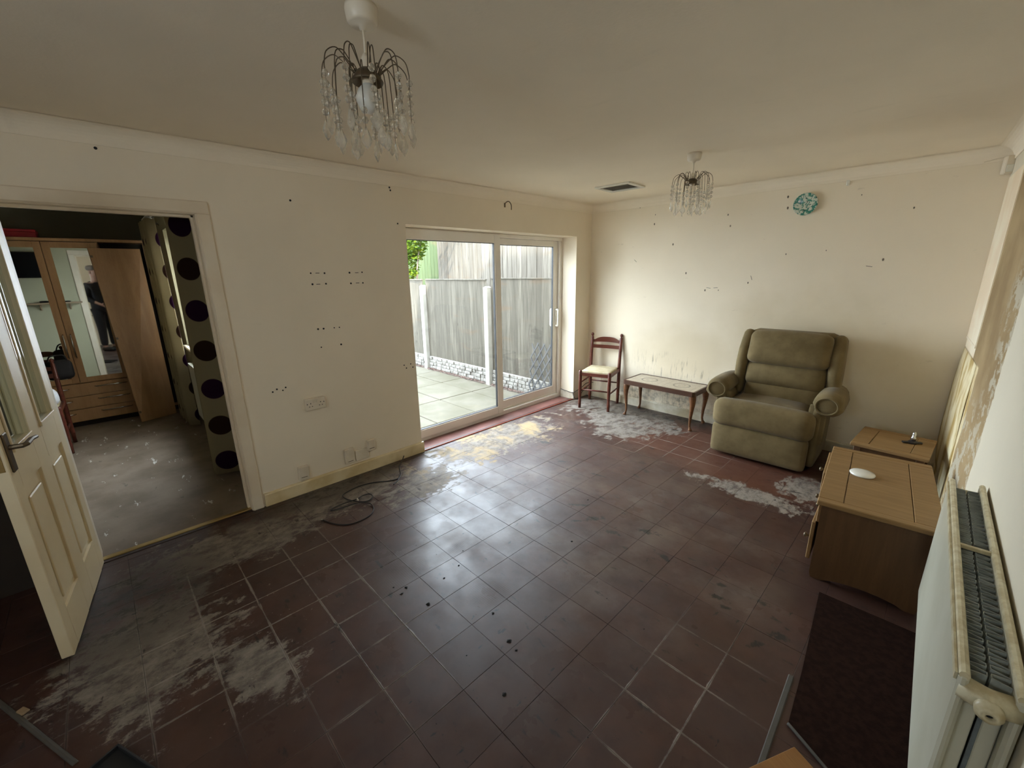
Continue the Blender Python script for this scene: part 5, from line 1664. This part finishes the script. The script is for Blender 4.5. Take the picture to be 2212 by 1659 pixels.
def leaf(x, y, z, s):
    a, t, r_ = rp.uniform(0, 6.28), rp.uniform(-0.9, 0.9), rp.uniform(-0.6, 0.6)
    R_ = Matrix.Rotation(a, 4, 'Z') @ Matrix.Rotation(t, 4, 'X') @ Matrix.Rotation(r_, 4, 'Y')
    R_.translation = (x, y, z)
    b.add([(0, -s, 0), (s * 0.55, -s * 0.35, 0.012 * s), (s * 0.8, s * 0.15, -0.1 * s), (s * 0.25, s * 0.35, 0.05 * s), (0, s, 0), (-s * 0.25, s * 0.35, 0.05 * s), (-s * 0.8, s * 0.15, -0.1 * s), (-s * 0.55, -s * 0.35, 0.012 * s)], [(0, 1, 2, 3), (0, 3, 4, 5), (0, 5, 6, 7)], R_)


for cx, cy, cz, rx_, ry_, rz_, n in ((-0.35, 0.0, 2.25, 0.45, 0.3, 0.42, 700), (0.05, 0.15, 2.52, 0.65, 0.25, 0.20, 520), (-0.45, 0.0, 1.80, 0.22, 0.2, 0.40, 240), (-0.15, -0.10, 1.62, 0.10, 0.08, 0.07, 26), (0.55, 0.3, 2.66, 0.45, 0.2, 0.07, 70)):
    for k in range(n):
        d = Vector((rp.gauss(0, 1), rp.gauss(0, 1), rp.gauss(0, 1))).normalized() * rp.uniform(0.5, 1.0)
        leaf(cx + d.x * rx_, cy + d.y * ry_, cz + d.z * rz_, rp.uniform(0.035, 0.07))
lf = b.build('foliage', M['leaf'], iv, fix=False)
lf['kind'] = 'stuff'

# lattice leaning at the fence
la = thing('lattice_panel', 'dark grey diamond lattice leaning against the fence by the patio door', 'trellis', (-0.87, 4.70, GZ + 0.005), 0.0)
la.rotation_euler = (-0.12, 0, 0)
LWd, LHt = 0.52, 0.82
n = 0


def clip(p, d):
    t0, t1 = -9, 9
    for q, dd, lo, hi in ((p[0], d[0], 0, LWd), (p[1], d[1], 0, LHt)):
        a, c = (lo - q) / dd, (hi - q) / dd
        t0, t1 = max(t0, min(a, c)), min(t1, max(a, c))
    return t0, t1


for sgn, off in ((1, 0.0), (-1, 0.007)):
    for k in range(-6, 14):
        p = (k * 0.115, 0.0)
        d = (sgn * 0.50, 0.866)
        t0, t1 = clip(p, d)
        if t1 - t0 < 0.06:
            continue
        a_ = Vector((p[0] + d[0] * t0, 0, p[1] + d[1] * t0))
        c_ = Vector((p[0] + d[0] * t1, 0, p[1] + d[1] * t1))
        w_ = Vector((d[1], 0, -d[0])) * 0.011
        y0, y1 = Vector((0, off, 0)), Vector((0, off + 0.006, 0))
        MB().add([a_ - w_ + y0, a_ + w_ + y0, c_ + w_ + y0, c_ - w_ + y0, a_ - w_ + y1, a_ + w_ + y1, c_ + w_ + y1, c_ - w_ + y1],
                 [(0, 3, 2, 1), (4, 5, 6, 7), (0, 1, 5, 4), (1, 2, 6, 5), (2, 3, 7, 6), (3, 0, 4, 7)]).build('slat', M['lattice'], la)

# ================================================================== the person taking the picture, behind the camera (seen in a mirror door)
pe_ = thing('person', 'person in a dark jacket and trousers, reflected in the right wardrobe mirror', 'person', (3.50, 0.14, 0), YAW)


def skin(name, verts, edges, m, parent, sub=2, root=0):
    me = bpy.data.meshes.new(name)
    me.from_pydata([v[:3] for v in verts], edges, [])
    me.materials.append(m)
    o = link(name, me, parent)
    sk = o.modifiers.new('skin', 'SKIN')
    sk.use_smooth_shade = True
    for i, v in enumerate(verts):
        r_ = v[3]
        me.skin_vertices[0].data[i].radius = r_ if isinstance(r_, tuple) else (r_, r_)
        me.skin_vertices[0].data[i].use_root = (i == root)
    ss = o.modifiers.new('sub', 'SUBSURF')
    ss.levels = ss.render_levels = sub
    return o


# local frame: faces +y, x to his right; camera is 0.40 m ahead at eye height
cl = Matrix.Rotation(-YAW, 3, 'Z') @ (CAM - Vector((3.50, 0.14, 0)))
wr = (cl.x + 0.055, cl.y - 0.075, cl.z - 0.075)
body = [(0, 0, 0.98, (0.15, 0.105)), (0, 0.0, 1.18, (0.135, 0.10)), (0, 0.0, 1.40, (0.165, 0.11)), (0, 0.01, 1.53, (0.085, 0.07)), (0, 0.02, 1.60, 0.057), (0, 0.035, 1.665, (0.066, 0.075)), (0, 0.035, 1.745, (0.078, 0.098)), (0, 0.02, 1.82, (0.062, 0.075)),
        (0.09, 0.0, 0.90, 0.095), (0.10, 0.02, 0.52, 0.062), (0.10, -0.01, 0.09, 0.042), (0.11, 0.12, 0.035, 0.035),
        (-0.09, 0.0, 0.90, 0.095), (-0.11, 0.02, 0.52, 0.062), (-0.12, -0.01, 0.09, 0.042), (-0.13, 0.12, 0.035, 0.035),
        (0.185, 0.0, 1.47, 0.062), (0.235, 0.10, 1.27, 0.047), (wr[0], wr[1], wr[2], 0.029), (wr[0] - 0.012, wr[1] + 0.015, wr[2] + 0.05, (0.026, 0.016)),
        (-0.185, 0.0, 1.47, 0.062), (-0.25, -0.03, 1.20, 0.046), (-0.16, 0.17, 1.06, 0.029), (-0.13, 0.195, 1.03, (0.026, 0.016))]
be = [(0, 1), (1, 2), (2, 3), (3, 4), (4, 5), (5, 6), (6, 7), (0, 8), (8, 9), (9, 10), (10, 11), (0, 12), (12, 13), (13, 14), (14, 15), (2, 16), (16, 17), (17, 18), (18, 19), (2, 20), (20, 21), (21, 22), (22, 23)]


def finger(base, p1, p2, r_=0.0085):
    i = len(body)
    body.append((*p1, r_))
    body.append((*p2, r_ * 0.85))
    be.extend([(base, i), (i, i + 1)])


for k in range(4):                     # hand at the phone: four fingers curl round its far edge, thumb on the back
    h_ = wr[2] + 0.072 - 0.004 * k
    finger(19, (wr[0] + 0.004 - 0.012 * k, wr[1] + 0.035, h_ - 0.012 * k), (wr[0] - 0.020 - 0.011 * k, wr[1] + 0.052, h_ + 0.012 - 0.014 * k))
finger(19, (wr[0] - 0.035, wr[1] - 0.004, wr[2] + 0.055), (wr[0] - 0.060, wr[1] - 0.002, wr[2] + 0.075), 0.010)
for k in range(4):                     # resting hand at the waist
    finger(23, (-0.095 + 0.004 * k, 0.205, 1.035 - 0.017 * k), (-0.062 + 0.006 * k, 0.185, 1.025 - 0.018 * k))
finger(23, (-0.120, 0.200, 1.065), (-0.095, 0.200, 1.080), 0.010)
skin('body', body, be, M['skin'], pe_)
J = [(0, 0, 0.80, (0.200, 0.155)), (0, 0, 1.15, (0.180, 0.140)), (0, 0, 1.40, (0.190, 0.138)), (0, 0.005, 1.50, (0.115, 0.095)), (0, 0.012, 1.555, (0.072, 0.07)),
     (0.190, 0.0, 1.465, 0.080), (0.237, 0.10, 1.265, 0.064), (wr[0] + 0.012, wr[1] - 0.03, wr[2] - 0.055, 0.046), (-0.190, 0.0, 1.465, 0.080), (-0.252, -0.03, 1.20, 0.063), (-0.185, 0.12, 1.085, 0.046)]
skin('jacket', J, [(0, 1), (1, 2), (2, 3), (3, 4), (2, 5), (5, 6), (6, 7), (2, 8), (8, 9), (9, 10)], M['black_cloth'], pe_)
TRS = [(0, 0, 1.02, (0.170, 0.130)), (0.09, 0, 0.88, 0.112), (0.102, 0.02, 0.52, 0.083), (0.10, -0.01, 0.10, 0.066), (-0.09, 0, 0.88, 0.112), (-0.112, 0.02, 0.52, 0.083), (-0.12, -0.01, 0.10, 0.066)]
skin('trousers', TRS, [(0, 1), (1, 2), (2, 3), (0, 4), (4, 5), (5, 6)], M['black_cloth'], pe_)
for x in (0.105, -0.125):
    MB().soft(0.048, 0.135, 0.042, 0.035, 6, (0, 0, 0.01), (x, 0.075, 0.043)).build('shoe', M['cable'], pe_, smooth=True)
MB().soft(0.080, 0.090, 0.055, 0.05, 8, (0, 0, 0.01), (0, 0.012, 1.838)).build('hair', M['hair'], pe_, smooth=True)
MB().add([(0, 0.118, 1.765), (-0.014, 0.120, 1.722), (0.014, 0.120, 1.722), (0, 0.150, 1.722), (0, 0.122, 1.712)], [(0, 1, 3), (0, 3, 2), (1, 4, 3), (2, 3, 4), (0, 2, 4), (0, 4, 1)]).build('nose', M['skin'], pe_, smooth=True)
for s in (-1, 1):
    MB().soft(0.013, 0.008, 0.007, 0.006, 4, (0, 0, 0), (s * 0.032, 0.124, 1.762)).build('eye', M['white'], pe_, smooth=True)
    MB().soft(0.008, 0.018, 0.032, 0.008, 4, (0, 0, 0), (s * 0.080, 0.03, 1.745)).build('ear', M['skin'], pe_, smooth=True)
MB().soft(0.024, 0.006, 0.006, 0.005, 4, (0, 0, 0), (0, 0.121, 1.690)).build('mouth', mat('lip', (0.32, 0.13, 0.11), 0.5), pe_, smooth=True)
phn = thing('smartphone', 'black smartphone held up by the reflected person', 'phone', tuple(CAM - fwd * 0.030))
phn.rotation_euler = m3.to_euler()
MB().cbox(-0.074, 0.074, -0.036, 0.036, 0.0, 0.008, 0.003).build('case', M['cable'], phn, fix=False)
MB().box(-0.070, 0.070, -0.033, 0.033, 0.0081, 0.0086).build('screen', M['tv'], phn, fix=False)
